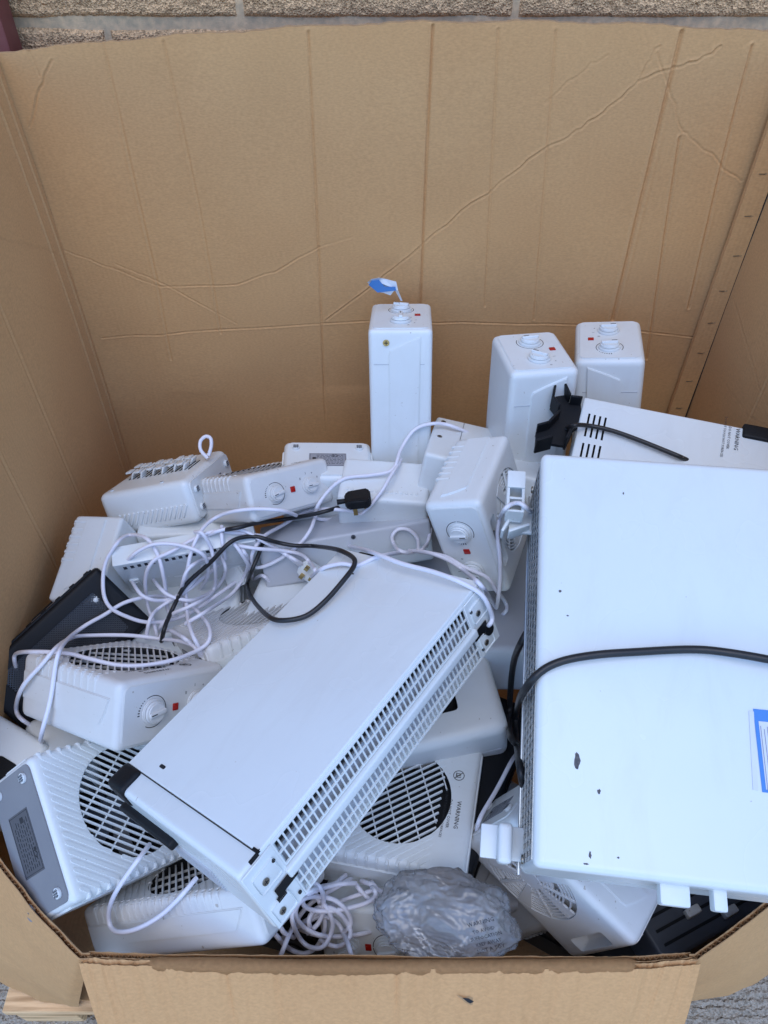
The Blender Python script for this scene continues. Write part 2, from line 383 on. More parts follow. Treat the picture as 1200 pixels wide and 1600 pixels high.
    if base:
        b = bmesh.new(); prism(b, rrect(-W / 2 + .007, -D / 2 + .007, W / 2 - .007, D / 2 - .007, .01), -.0012, .001, lambda x, y, n: (x, y, n)); fixn(b); finish('base_plate', b, base_m or m, root)
        for sx in (-1, 1):
            for sy in (-1, 1):
                b = bmesh.new(); p = (sx * (W / 2 - .022), sy * (D / 2 - .024), -.0030); cyl(b, .0068, .005, p, n=20, bev=.001)
                f = finish('foot', b, m, root); b = bmesh.new()
                for t in (-.003, 0, .003): box(b, (.010, .0012, .0004), (p[0], p[1] + t, -.0057)); box(b, (.0012, .010, .0003), (p[0] + t, p[1], -.0057))
                finish('foot_tread', b, DARKG, f, 0)
        rating_label(root, frame((0, .004, -.0014), (-1, 0, 0), (0, 1, 0)), W * .42, D * (.42 if base_m else .34), mat('dark_label_film', (.09, .09, .10), .4) if base_m else GREYLAB)
    if text: warning(root, frame((W * .0, yf - .0006, H - .030), (1, 0, 0), (0, 0, 1)) @ Matrix.Translation((0, 0, 0)), .0082) if False else warn_line(root, W, yf, H)
    return root
def warn_line(root, W, yf, H):
    M = frame((W * .08, yf - .0005, H - .026), (1, 0, 0), (0, 0, 1))
    text_mesh('warning_text', [('WARNING', 1), ('DO NOT COVER', .66), ('DO NOT TOUCH HOT SURFACES', .56)], .0090, M, root)
    bm = bmesh.new(); r = .0085; c = Vector((-W * .30, -.004, 0)); n = 32
    vs = [[bm.verts.new((k * math.cos(2 * math.pi * i / n) + c.x, k * math.sin(2 * math.pi * i / n) + c.y, 0)) for k in (r, r * .88)] for i in range(n)]
    for i in range(n): j = (i + 1) % n; bm.faces.new((vs[i][0], vs[j][0], vs[j][1], vs[i][1]))
    box(bm, (r * 1.8, r * .12, .0001), c, rot=RZ(-45))
    for dx in (-.35, 0, .35): box(bm, (r * .1, r * .8, .0001), c + Vector((dx * r, 0, 0)))
    box(bm, (r, r * .12, .0001), c + Vector((0, -r * .45, 0)))
    bm.transform(M); finish('warning_symbol', bm, INK, root, 0)

# ================================================================ THE SETTING
def ground():
    m = mottled('rough_brushed_concrete', (.40, .35, .28), .9, (.25, .22, .175), 60, .9)
    b = m.node_tree.nodes['Principled BSDF']; tc = N(m, 'ShaderNodeTexCoord')
    wv = N(m, 'ShaderNodeTexWave', bands_direction='Y'); wv.inputs['Scale'].default_value = 22; wv.inputs['Distortion'].default_value = 5; wv.inputs['Detail'].default_value = 4; wv.inputs['Detail Scale'].default_value = 3
    L(m, tc.outputs['Object'], wv.inputs['Vector'])
    vo = N(m, 'ShaderNodeTexVoronoi'); vo.inputs['Scale'].default_value = 260; L(m, tc.outputs['Object'], vo.inputs['Vector'])
    b1 = N(m, 'ShaderNodeBump'); b1.inputs['Distance'].default_value = .004; b1.inputs['Strength'].default_value = .8; L(m, wv.outputs[0], b1.inputs['Height'])
    b2 = N(m, 'ShaderNodeBump'); b2.inputs['Distance'].default_value = .002; b2.inputs['Strength'].default_value = .9; L(m, vo.outputs[0], b2.inputs['Height']); L(m, b1.outputs[0], b2.inputs['Normal'])
    L(m, b2.outputs[0], b.inputs['Normal'])
    prev = b.inputs['Base Color'].links[0].from_socket
    x = N(m, 'ShaderNodeMix', data_type='RGBA', blend_type='MULTIPLY'); x.inputs[0].default_value = .8
    cr = N(m, 'ShaderNodeValToRGB'); cr.color_ramp.elements[0].color = (.45, .42, .38, 1); cr.color_ramp.elements[1].position = .6; cr.color_ramp.elements[1].color = (1.25, 1.25, 1.25, 1)
    L(m, vo.outputs['Color'], cr.inputs[0]); L(m, prev, x.inputs[6]); L(m, cr.outputs[0], x.inputs[7]); L(m, x.outputs[2], b.inputs['Base Color'])
    bm = bmesh.new(); bmesh.ops.create_grid(bm, x_segments=2, y_segments=2, size=30)
    tag(finish('ground', bm, m), 'rough brushed grey concrete ground under the pallet', 'ground', kind='structure')
ground()

WALL_Y = 1.42
def brick_wall():
    m = mottled('pebbly_sandstone', (.68, .45, .25), .95, (.44, .29, .16), 45, .9)
    b = m.node_tree.nodes['Principled BSDF']; tc = N(m, 'ShaderNodeTexCoord')
    vo = N(m, 'ShaderNodeTexVoronoi'); vo.inputs['Scale'].default_value = 330; L(m, tc.outputs['Object'], vo.inputs['Vector'])
    cr = N(m, 'ShaderNodeValToRGB'); cr.color_ramp.elements[0].color = (.35, .3, .27, 1); cr.color_ramp.elements[1].position = .75; cr.color_ramp.elements[1].color = (1.5, 1.45, 1.4, 1)
    L(m, vo.outputs['Color'], cr.inputs[0]); prev = b.inputs['Base Color'].links[0].from_socket
    x = N(m, 'ShaderNodeMix', data_type='RGBA', blend_type='MULTIPLY'); x.inputs[0].default_value = .75
    L(m, prev, x.inputs[6]); L(m, cr.outputs[0], x.inputs[7]); L(m, x.outputs[2], b.inputs['Base Color'])
    bp = N(m, 'ShaderNodeBump'); bp.inputs['Distance'].default_value = .003; bp.inputs['Strength'].default_value = 1; L(m, vo.outputs[0], bp.inputs['Height']); L(m, bp.outputs[0], b.inputs['Normal'])
    mort = mottled('sandy_mortar', (.80, .56, .33), .95, (.27, .24, .18), 90, .8, .8, 500)
    root = thing('brick_wall', 'rough pebbly tan masonry wall behind the cardboard box', 'wall', (0, WALL_Y, 0))
    bm = bmesh.new(); box(bm, (5, .2, 2.6), (0, .1035, 1.3)); finish('mortar', bm, mort, root, 0)
    bm = bmesh.new(); ch = .215; z = 1.360 - ch * 6 + .0
    zz = z; row = 0
    while zz < 2.5:
        x0 = -2.4 + (.22 if row % 2 else 0) - .03
        while x0 < 2.2:
            z0, z1 = max(zz, .01), zz + ch - .012
            xa, xb = x0 + .003, x0 + .437
            fine = zz < 1.45 and z1 > 1.2 and xa < 1 and xb > -1
            nx, nz = (140, 60) if fine else (10, 6)
            g = {}
            for i in range(nx + 1):
                for j in range(nz + 1):
                    X = xa + (xb - xa) * i / nx; Z = z0 + (z1 - z0) * j / nz
                    e = min(i, nx - i) * (xb - xa) / nx; f = min(j, nz - j) * (z1 - z0) / nz; k = min(e, f, .012) / .012
                    dsp = .011 * (1 - (1 - k) ** 2) + (noise.noise(Vector((X * 18, row * 7, Z * 18))) * .004 + noise.noise(Vector((X * 120, 3, Z * 120))) * .0022) * (.3 + k)
                    wz = noise.noise(Vector((X * 6, 9, row * 3))) * .004
                    g[i, j] = bm.verts.new((X, .008 - dsp - (.012 if 0 else 0), Z + wz))
            for i in range(nx):
                for j in range(nz): bm.faces.new((g[i, j], g[i + 1, j], g[i + 1, j + 1], g[i, j + 1]))
            x0 += .44
        zz += ch; row += 1
    finish('blocks', bm, m, root, 0)
    bm = bmesh.new(); rot = RY(0)
    box(bm, (.16, .05, 2.5), (0, 0, 1.25), .004, 2)
    o = finish('metal_post', bm, mottled('red_oxide_paint', (.20, .055, .05), .5, (.14, .04, .035), 20, .7, .3, 200))
    o.location = (-.665, WALL_Y - .045, 0)
    tag(o, 'dark red painted metal post against the wall at the top left corner', 'post')
brick_wall()

def pallet():
    wood = mottled('raw_pine', (.86, .60, .34), .8, (.72, .48, .25), 6, .8, .4, 300)
    b = wood.node_tree.nodes['Principled BSDF']; tc = N(wood, 'ShaderNodeTexCoord'); mp = N(wood, 'ShaderNodeMapping'); mp.inputs['Scale'].default_value = (4, 60, 60)
    L(wood, tc.outputs['Object'], mp.inputs[0]); n = N(wood, 'ShaderNodeTexNoise'); n.inputs['Scale'].default_value = 1.5; n.inputs['Detail'].default_value = 6; L(wood, mp.outputs[0], n.inputs['Vector'])
    cr = N(wood, 'ShaderNodeValToRGB'); cr.color_ramp.elements[0].position = .35; cr.color_ramp.elements[0].color = (.5, .4, .3, 1); cr.color_ramp.elements[1].position = .6; cr.color_ramp.elements[1].color = (1.15, 1.1, 1.05, 1)
    L(wood, n.outputs[0], cr.inputs[0]); x = N(wood, 'ShaderNodeMix', data_type='RGBA', blend_type='MULTIPLY'); x.inputs[0].default_value = .8
    L(wood, b.inputs['Base Color'].links[0].from_socket, x.inputs[6]); L(wood, cr.outputs[0], x.inputs[7]); L(wood, x.outputs[2], b.inputs['Base Color'])
    root = thing('pallet', 'pale pine pallet under the cardboard box', 'pallet')
    X0, X1 = -.668, .532
    ys = [.278, .44, .63, .84, 1.05, 1.20]
    for i, y in enumerate(ys):
        bm = bmesh.new(); box(bm, (X1 - X0, .10, .022), ((X0 + X1) / 2, y + .05, .133), .002, 1)
        for v in bm.verts: v.co.z += .001 * noise.noise(v.co * 20)
        finish('deck_board', bm, wood, root)
    for x in (X0 + .055, (X0 + X1) / 2, X1 - .055):
        bm = bmesh.new(); box(bm, (.10, 1.02, .022), (x, .80, .110), .002, 1); finish('stringer_board', bm, wood, root)
        for y in (.35, .76, 1.17):
            bm = bmesh.new(); box(bm, (.11, .13, .076), (x, y, .0605), .004, 2); finish('block', bm, wood, root)
        bm = bmesh.new(); box(bm, (.10, 1.02, .022), (x, .80, .0112), .002, 1); finish('bottom_board', bm, wood, root)
pallet()

# ================================================================ THE CARDBOARD BOX
BOXROOT = thing('cardboard_box', 'large open brown corrugated cardboard pallet box with creased walls and torn front rim', 'cardboard box', (0, .75, .146))
def worldpart(o, root):
    o.parent = root; o.matrix_parent_inverse = Matrix.Translation(-root.location) ; return o
def seg_dist(P, Q, a, b):
    """unsigned and signed distance of grid (P,Q) to segment ab, and parameter along it"""
    ax, ay = a; bx, by = b; dx, dy = bx - ax, by - ay; l = math.hypot(dx, dy) + 1e-9
    t = np.clip(((P - ax) * dx + (Q - ay) * dy) / l / l, 0, 1)
    ex = P - (ax + t * dx); ey = Q - (ay + t * dy); sgn = np.sign((P - ax) * dy - (Q - ay) * dx)
    return np.hypot(ex, ey), sgn, t
def wiggle(pts, amp, n, seed):
    r = np.random.RandomState(seed); o = []
    for (a, b), (c, d) in zip(pts, pts[1:]):
        for i in range(n):
            k = i / n; s = amp * (0 if i == 0 else 1); o.append((a + (c - a) * k + r.randn() * s, b + (d - b) * k + r.randn() * s))
    o.append(pts[-1]); return o
def crease_field(A, B, creases):
    h = np.zeros_like(A)
    for pts, amp, s in creases:
        best = np.full_like(A, 9.); sg = np.zeros_like(A)
        for a, b in zip(pts, pts[1:]):
            d, sn, t = seg_dist(A, B, a, b); k = d < best; best = np.where(k, d, best); sg = np.where(k, sn, sg)
        sd = best * sg
        s = s * .5; md = .72 + .28 * np.sin(A * 61 + B * 47 + 9 * np.sin(A * 13)) * np.sin(B * 83 + 3) if len(pts) > 4 else 1; h += .75 * md * amp * (-1.5 * np.exp(-(sd / s) ** 2) + .9 * np.exp(-((sd - 1.7 * s) / s) ** 2) + .35 * np.exp(-((sd + 2 * s) / (1.3 * s)) ** 2))
    return h
def panel_mesh(name, a, b, top, bot, to3, field, th, m, edge_m, step=None):
    """a,b grids → thick sheet; to3(A,B,h)"""
    A, B = np.meshgrid(a, b, indexing='ij')
    T = np.array([top(x) for x in a])[:, None]; Bo = np.array([bot(x) for x in a])[:, None]
    Z = Bo + (T - Bo) * B
    h = field(A, Z); na, nb = len(a), len(b)
    P0 = to3(A, Z, h).reshape(-1, 3); P1 = to3(A, Z, np.full_like(h, -th) + h * .6).reshape(-1, 3)
    V = np.vstack([P0, P1]); n = na * nb
    i, j = np.meshgrid(np.arange(na - 1), np.arange(nb - 1), indexing='ij'); k = (i * nb + j).ravel()
    F0 = np.stack([k, k + nb, k + nb + 1, k + 1], 1); F1 = (F0 + n)[:, ::-1]
    rim = []
    ring = [x * nb for x in range(na)] + [(na - 1) * nb + y for y in range(1, nb)] + [x * nb + nb - 1 for x in range(na - 2, -1, -1)] + [y for y in range(nb - 2, 0, -1)]
    ring = np.array(ring); rn = np.roll(ring, -1); F2 = np.stack([ring, ring + n, rn + n, rn], 1)
    F = np.vstack([F0, F1, F2]); me = bpy.data.meshes.new(name)
    me.vertices.add(len(V)); me.vertices.foreach_set('co', V.ravel().astype(np.float32))
    me.loops.add(F.size); me.loops.foreach_set('vertex_index', F.ravel().astype(np.int32))
    me.polygons.add(len(F)); me.polygons.foreach_set('loop_start', np.arange(0, F.size, 4, dtype=np.int32)); me.polygons.foreach_set('loop_total', np.full(len(F), 4, dtype=np.int32))
    me.materials.append(m); me.materials.append(edge_m)
    mi = np.zeros(len(F), dtype=np.int32); mi[-len(F2):] = 1; me.polygons.foreach_set('material_index', mi)
    me.update(); me.validate()
    me.shade_smooth(); me.set_sharp_from_angle(angle=R(60))
    o = bpy.data.objects.new(name, me); COL.objects.link(o); return worldpart(o, BOXROOT)
BY = 1.29; XL, XR = -.58, .648; TH_C = .007
def back_panel():
    def P(*pp): 
        o = []
        for u, v in pp: q = on_plane(u, v, (0, BY, 0), (0, 1, 0)); o.append((q.x, q.z))
        return o
    C = []
    for l, amp, s in (([(160, 68), (245, 440), (268, 560)], .0014, .004), ([(255, 66), (312, 330), (345, 520)], .0014, .004), ([(482, 50), (500, 450), (508, 650)], .0018, .004),
                      ([(676, 40), (664, 300), (655, 520)], .0028, .0042), ([(778, 45), (758, 480)], .0014, .004), ([(868, 48), (835, 500)], .0013, .004),
                      ([(1065, 50), (1042, 145), (1008, 290), (957, 500)], .0034, .006), ([(1176, 72), (1130, 250), (1075, 480)], .0022, .0042), ([(1062, 215), (1023, 473), (1010, 560)], .0022, .004),
                      ([(45, 82), (60, 120)], .0008, .003)):
        C.append((P(*l), amp, s))
    for l, amp, s, sd in (([(1126, 72), (1100, 88), (1054, 105), (997, 127), (971, 153), (931, 184), (887, 214), (852, 230), (800, 271), (720, 330), (640, 400), (590, 440), (510, 500)], .0019, .0032, 1),
                          ([(1032, 72), (1012, 98), (997, 127)], .0013, .003, 2), ([(1027, 83), (1045, 136), (1062, 197), (1076, 214), (1124, 254), (1159, 284)], .0014, .003, 3),
                          ([(160, 527), (340, 515), (570, 503), (720, 505), (900, 508), (1095, 527)], .0015, .003, 4), ([(70, 385), (100, 390), (180, 420), (250, 448), (370, 445), (430, 425), (500, 385)], .0013, .0028, 5),
                          ([(180, 412), (225, 430), (370, 505)], .0013, .0028, 6), ([(80, 95), (60, 140), (45, 200)], .0018, .003, 7), ([(950, 85), (900, 120), (850, 160)], .0007, .003, 8), ([(500, 385), (550, 370)], .0006, .003, 9)):
        C.append((wiggle(P(*l), .0016, 4, sd), amp, s))
    def top(x):
        k = (x - XL) / (XR - XL); base = 1.349 + .045 * math.sin(min(1, max(0, k * 1.02)) * math.pi * .78) * 1.0 - .006 * k
        return base + .0014 * math.sin(x * 37) + .0016 * noise.noise(Vector((x * 60, 0, 0)))
    def field(A, Z):
        h = crease_field(A, Z, C)
        h += .010 * np.sin((A - XL) / (XR - XL) * math.pi) * 0 + .0035 * np.sin(A * 5 + 1) * np.sin(Z * 6)
        ns = np.array([noise.noise(Vector((x * 9, 1.3, z * 5))) for x, z in zip(A[::12, ::12].ravel(), Z[::12, ::12].ravel())]).reshape(A[::12, ::12].shape)
        ns = np.kron(ns, np.ones((12, 12)))[:A.shape[0], :A.shape[1]]
        k = np.ones(25) / 25
        for ax in (0, 1): ns = np.apply_along_axis(lambda r: np.convolve(np.pad(r, 12, 'edge'), k, 'valid'), ax, ns)
        return h + ns * .003
    zs = np.concatenate([np.linspace(0, .45, 12), np.linspace(.452, 1, 430)])
    panel_mesh('back_panel', np.linspace(XL - .012, XR + .02, 900), zs, top, lambda x: .148, lambda A, Z, h: np.stack([A, BY - h, Z], -1), field, TH_C, CARD, CARDEDGE)
back_panel()
def side_panel(sx):
    X = XL if sx < 0 else XR
    def P(*pp):
        o = []
        for u, v in pp: q = on_plane(u, v, (X, 0, 0), (1, 0, 0)); o.append((q.y, q.z))
        return o
    if sx < 0:
        L1 = [([(0, 372), (60, 388), (88, 396)], .0016, .003), ([(0, 165), (12, 200), (40, 280)], .0015, .003), ([(0, 245), (50, 330)], .0008, .003), ([(20, 440), (60, 478), (118, 492)], .0010, .003)]
        C = [(wiggle(P(*l), .0014, 4, 20 + i), a, s) for i, (l, a, s) in enumerate(L1)]
        for dy in (.018, .052): C.append(([(BY - dy, .5), (BY - dy, 1.4)], .0028, .0045))
        for y in (1.02, .86): C.append(([(y, .4), (y, 1.4)], .0013, .0045))
    else:
        L1 = [([(1150, 470), (1175, 560), (1185, 600), (1200, 640)], .0012, .003), ([(1168, 330), (1200, 352)], .0012, .003), ([(1120, 580), (1170, 650), (1200, 665)], .0008, .003)]
        C = [(wiggle(P(*l), .0014, 4, 40 + i), a, s) for i, (l, a, s) in enumerate(L1)]
        for y in (1.05, .8): C.append(([(y, .4), (y, 1.4)], .0013, .0045))
    def field(A, Z): return crease_field(A, Z, C) + .004 * np.sin(A * 7 + 2) * np.sin(Z * 5)
    y0 = .44
    def top(y):
        k = min(1, max(0, (y - .44) / .22)); return .67 + (1.35 - .67) * k ** .8 + .0015 * noise.noise(Vector((y * 50, 3, sx)))
    X0 = X
    # the wall leans outwards a little towards its foot at the front
    def to3(A, Z, h):
        lean = np.clip((1.0 - A) / .56, 0, 1) * np.clip((.7 - Z) / .55, 0, 1) * .09
        return np.stack([X0 - sx * h * 1.0 + sx * lean, A, Z], -1)
    zs = np.concatenate([np.linspace(0, .35, 12), np.linspace(.353, 1, 240)])
    panel_mesh('side_panel', np.linspace(y0, BY, 330), zs, top, lambda x: .148, to3, field, TH_C, CARDY, CARDEDGE)
side_panel(-1); side_panel(1)
def corner_flap():
    # glued joint at the back right corner: stapled lap strip
    bm = bmesh.new()
    x0, x1 = XR - .042, XR - .005; z0, z1 = .5, 1.355
    n = 60
    for i in range(n):
        za, zb = z0 + (z1 - z0) * i / n, z0 + (z1 - z0) * (i + 1) / n
    prism(bm, [(x0 + .001 * noise.noise(Vector((0, z0 + (z1 - z0) * i / n * 30, 0))), z0 + (z1 - z0) * i / n) for i in range(n + 1)] + [(x1, z1), (x1, z0)], BY - .020, BY - .010, lambda x, z, y: (x, y, z))
    fixn(bm); f = worldpart(finish('lap_strip', bm, CARD, None, 30), BOXROOT)
    b = bmesh.new(); box(b, (.0022, .004, z1 - z0), (x1 + .0012, BY - .018, (z0 + z1) / 2)); worldpart(finish('joint_gap', b, DARKIN, None, 0), BOXROOT)
    for i, (u, v) in enumerate([(1191, 272), (1168, 338), (1150, 400), (1128, 455), (1110, 505), (1094, 552), (1076, 596), (1060, 638)]):
        p = on_plane(u, v, (0, BY - .0206, 0), (0, 1, 0)); b = bmesh.new()
        box(b, (.010, .0010, .0014), p, rot=RY(8 * math.sin(i * 3)))
        o = finish('staple', b, SCREW, None, 0); worldpart(o, BOXROOT)
        b = bmesh.new(); pts = []
        for k in range(12):
            a = k / 12 * 2 * math.pi; r = .0028 * (1 + .5 * math.sin(k * 5 + i)); pts.append((p.x + .007 + r * math.cos(a), p.z + .6 * r * math.sin(a)))
        prism(b, pts, p.y + .0004, p.y + .0008, lambda x, z, y: (x, y, z)); fixn(b)
        worldpart(finish('torn_hole', b, CARDEDGE, None, 0), BOXROOT)
corner_flap()
# front rim path, seen from above: left wall -> facet -> front -> facet -> right wall. top and bottom outlines
RIM = [(-.600, .450, .685, -.715, .420), (-.565, .405, .672, -.715, .355), (-.508, .353, .662, -.690, .330), (-.440, .297, .660, -.600, .298), (-.372, .246, .660, -.548, .292), (-.30, .243, .659, -.45, .285), (-.10, .240, .657, -.18, .28), (.10, .240, .657, .16, .28),
       (.30, .242, .655, .42, .285), (.385, .246, .655, .49, .292), (.44, .275, .662, .60, .305), (.500, .309, .668, .660, .325), (.56, .352, .676, .70, .345), (.625, .430, .69, .72, .42)]
ARC = [0.0]
for p_, q_ in zip(RIM, RIM[1:]): ARC.append(ARC[-1] + math.hypot(q_[0] - p_[0], q_[1] - p_[1]))
def arc(s):
    s = max(0, min(len(RIM) - 1.0001, s)); i = int(s); return (ARC[i] + (ARC[i + 1] - ARC[i]) * (s - i)) * 7
def rim_at(s):
    s = max(0, min(len(RIM) - 1.0001, s)); i = int(s); k = s - i
    return [a + (b - a) * k for a, b in zip(RIM[i], RIM[i + 1])]
def skirt(name, s0, s1, off, th, drop0, zb=.148, jag=.0025, seed=0, top_off=0, side_cut=(0, 0), m=CARD, holes=()):
    """vertical-ish corrugated sheet following the rim between path parameters; off = distance outwards"""
    n = int((s1 - s0) * 70); nz = 70
    a = np.linspace(s0, s1, n); A, B = np.meshgrid(a, np.linspace(0, 1, nz), indexing='ij')
    P0 = np.zeros((n, nz, 3)); 
    for i, s in enumerate(a):
        for j in range(nz):
            b = j / (nz - 1)                                   # 0 bottom, 1 top
            ss = s + (side_cut[0] * (1 - b) * max(0, 1 - (s - s0) / 1.5) + side_cut[1] * (1 - b) * max(0, 1 - (s1 - s) / 1.5))
            r = rim_at(ss); r2 = rim_at(ss + .02); t = Vector((r2[0] - r[0], r2[1] - r[1], 0)).normalized(); nn = Vector((t.y, -t.x, 0))
            A_ = arc(s); zt = r[2] + top_off + jag * noise.noise(Vector((A_ * 9, seed, 0))) + jag * .7 * noise.noise(Vector((A_ * 26, seed, 5)))
            zz = zb + (zt - zb) * b
            k = 1 - (1 - b) ** 1.3 * 1.0
            x = r[3] + (r[0] - r[3]) * b; y = r[4] + (r[1] - r[4]) * b
            bul = .018 * math.sin(math.pi * b) + .004 * noise.noise(Vector((A_ * .8, zz * 9, 1))) + .0012 * noise.noise(Vector((A_ * 4, zz * 34, 1)))
            for hc, amp, wd in holes:
                bul += amp * math.exp(-((s - hc) / wd) ** 2)
            p = Vector((x, y, zz)) + nn * (off + bul)
            P0[i, j] = p
            if j == 0 and i == 0: pass
    return P0
def sheet_obj(name, P0, th, m, nrm=None, edge=CARDEDGE):
    n, nz, _ = P0.shape
    du = np.gradient(P0, axis=0); dv = np.gradient(P0, axis=1); nn = np.cross(du, dv); nn /= np.linalg.norm(nn, axis=-1, keepdims=True) + 1e-12
    P1 = P0 - nn * th
    V = np.vstack([P0.reshape(-1, 3), P1.reshape(-1, 3)]); N0 = n * nz
    i, j = np.meshgrid(np.arange(n - 1), np.arange(nz - 1), indexing='ij'); k = (i * nz + j).ravel()
    F0 = np.stack([k, k + nz, k + nz + 1, k + 1], 1); F1 = (F0 + N0)[:, ::-1]
    ring = np.array([x * nz for x in range(n)] + [(n - 1) * nz + y for y in range(1, nz)] + [x * nz + nz - 1 for x in range(n - 2, -1, -1)] + [y for y in range(nz - 2, 0, -1)])
    rn = np.roll(ring, -1); F2 = np.stack([ring, ring + N0, rn + N0, rn], 1)
    me = bpy.data.meshes.new(name); me.from_pydata(V.tolist(), [], np.vstack([F0, F1, F2]).tolist())
    me.materials.append(m); me.materials.append(edge)
    mi = np.zeros(len(me.polygons), dtype=np.int32); mi[-len(F2):] = 1; me.polygons.foreach_set('material_index', mi)
    me.shade_smooth(); me.set_sharp_from_angle(angle=R(50))
    o = bpy.data.objects.new(name, me); COL.objects.link(o); return worldpart(o, BOXROOT)
LIN = .0009
def double_wall(name, s0, s1, off, seed, top_off=0, side_cut=(0, 0), zb=.148, jag=.003, holes=(), rows=2):
    # two liners, a middle liner and two rows of flutes showing on the torn rim
    out_ = skirt(name, s0, s1, off + (.0080 if rows == 2 else .0030), LIN, 0, zb, jag, seed, top_off, side_cut, holes=holes)
    o = sheet_obj(name, out_, LIN, CARD)
    for k, (d, to, sd) in enumerate(((.0026, -.002, 1), (-.0030, .0, 2))[2 - rows:]):
        inn = skirt(name, s0, s1, off + d, LIN, 0, zb, jag, seed + sd, top_off + to, side_cut, holes=holes); sheet_obj('middle_liner' if k == 0 and rows == 2 else 'inner_liner', inn, LIN, CARDEDGE if k == 0 and rows == 2 else CARD)
    # flutes
    for row in range(rows):
        bmv = []; tops = []
        L_ = 0; s = s0 + .02; pr = None; zig = 0
        pts = []
        while s < s1 - .02:
            r = rim_at(s); r2 = rim_at(s + .02); d = Vector((r2[0] - r[0], r2[1] - r[1], 0)); t = d.normalized(); nn = Vector((t.y, -t.x, 0))
            o_ = off + .0054 * row - .0027 + (.0003 if zig % 2 else .0046)
            zt = r[2] + top_off - .0035 + jag * .8 * noise.noise(Vector((arc(s) * 9, seed, 0))) + .003 * noise.noise(Vector((arc(s) * 25, row, 1)))
            h = sum(amp * math.exp(-((s - hc) / wd) ** 2) for hc, amp, wd in holes)
            pts.append((Vector((r[0], r[1], 0)) + nn * (o_ + h + .018 * 0), zt)); zig += 1
            s += .02 * .0038 / max(d.length, 1e-5)
        bm = bmesh.new(); pv = None
        for p, zt in pts:
            a = bm.verts.new((p.x, p.y, zt)); b = bm.verts.new((p.x, p.y, zt - .05))
            a2 = bm.verts.new((p.x, p.y + .0005, zt)); b2 = bm.verts.new((p.x, p.y + .0005, zt - .05))
            if pv:
                bm.faces.new((pv[0], a, b, pv[1])); bm.faces.new((pv[2], pv[3], b2, a2)); bm.faces.new((pv[0], pv[2], a2, a))
            pv = (a, b, a2, b2)
        fl = finish('flutes', bm, CARDEDGE, None, 0); worldpart(fl, BOXROOT)
    return o
double_wall('left_facet', 0, 4.15, 0.0, 11, rows=1)
double_wall('right_facet', 8.9, 13, 0.0, 12, rows=1)
RIM_SIDE = RIM
RIM = [(a, b, c, d, e) for a, b, c, d, e in RIM_SIDE]
for i_, (tx, ty, tz, bx_, by_) in enumerate(RIM_SIDE):
    if 4 <= i_ <= 9: RIM[i_] = (tx, ty, tz, tx * .78, .085)
double_wall('front_flap', 4.0, 9.0, .0045, 13, top_off=-.001, jag=.005, zb=.40, rows=1)
RIM = [(a, b, c, a, b + .004) for a, b, c, d, e in RIM_SIDE]
double_wall('front_panel', 4.1, 8.95, -.0035, 14, top_off=-.004, jag=.003, rows=1)
RIM = RIM_SIDE
def folded_lip():
    # the outer liner is folded softly over the middle of the front rim
    s0, s1 = 5.0, 8.15; n = 260; bm = bmesh.new(); prev = None
    for i in range(n + 1):
        s = s0 + (s1 - s0) * i / n; r = rim_at(s); k = min(1, i / 10, (n - i) / 10)
        w_ = .0080 + .001 * noise.noise(Vector((s * 3, 0, 7))); ring = []
        for j in range(9):
            a = math.pi * (j / 8) * 1.0
            ring.append(bm.verts.new((r[0], r[1] - .0035 - w_ * math.cos(a) * (.55 + .45 * k), r[2] - .006 + .0095 * k * math.sin(a) + .0012 * noise.noise(Vector((s * 5, 2, 0))) + .0008 * noise.noise(Vector((s * 25, j * .4, 0))))))
        ring.insert(0, bm.verts.new(ring[0].co + Vector((0, -.004, -.022)))); ring.append(bm.verts.new(ring[-1].co + Vector((0, .001, -.03))))
        if prev:
            for j in range(len(ring) - 1): bm.faces.new((prev[j], prev[j + 1], ring[j + 1], ring[j]))
        prev = ring
    bmesh.ops.solidify(bm, geom=bm.faces[:], thickness=.0008); fixn(bm)
    worldpart(finish('folded_lip', bm, CARD, None, 60), BOXROOT)
folded_lip()
bm = bmesh.new(); prism(bm, [(r_[3] * .99, r_[4] + .004) for r_ in RIM] + [(.60, 1.285), (-.57, 1.285)], .149, .155, lambda x, y, n: (x, y, n)); fixn(bm); worldpart(finish('floor_panel', bm, CARD, None, 0), BOXROOT)

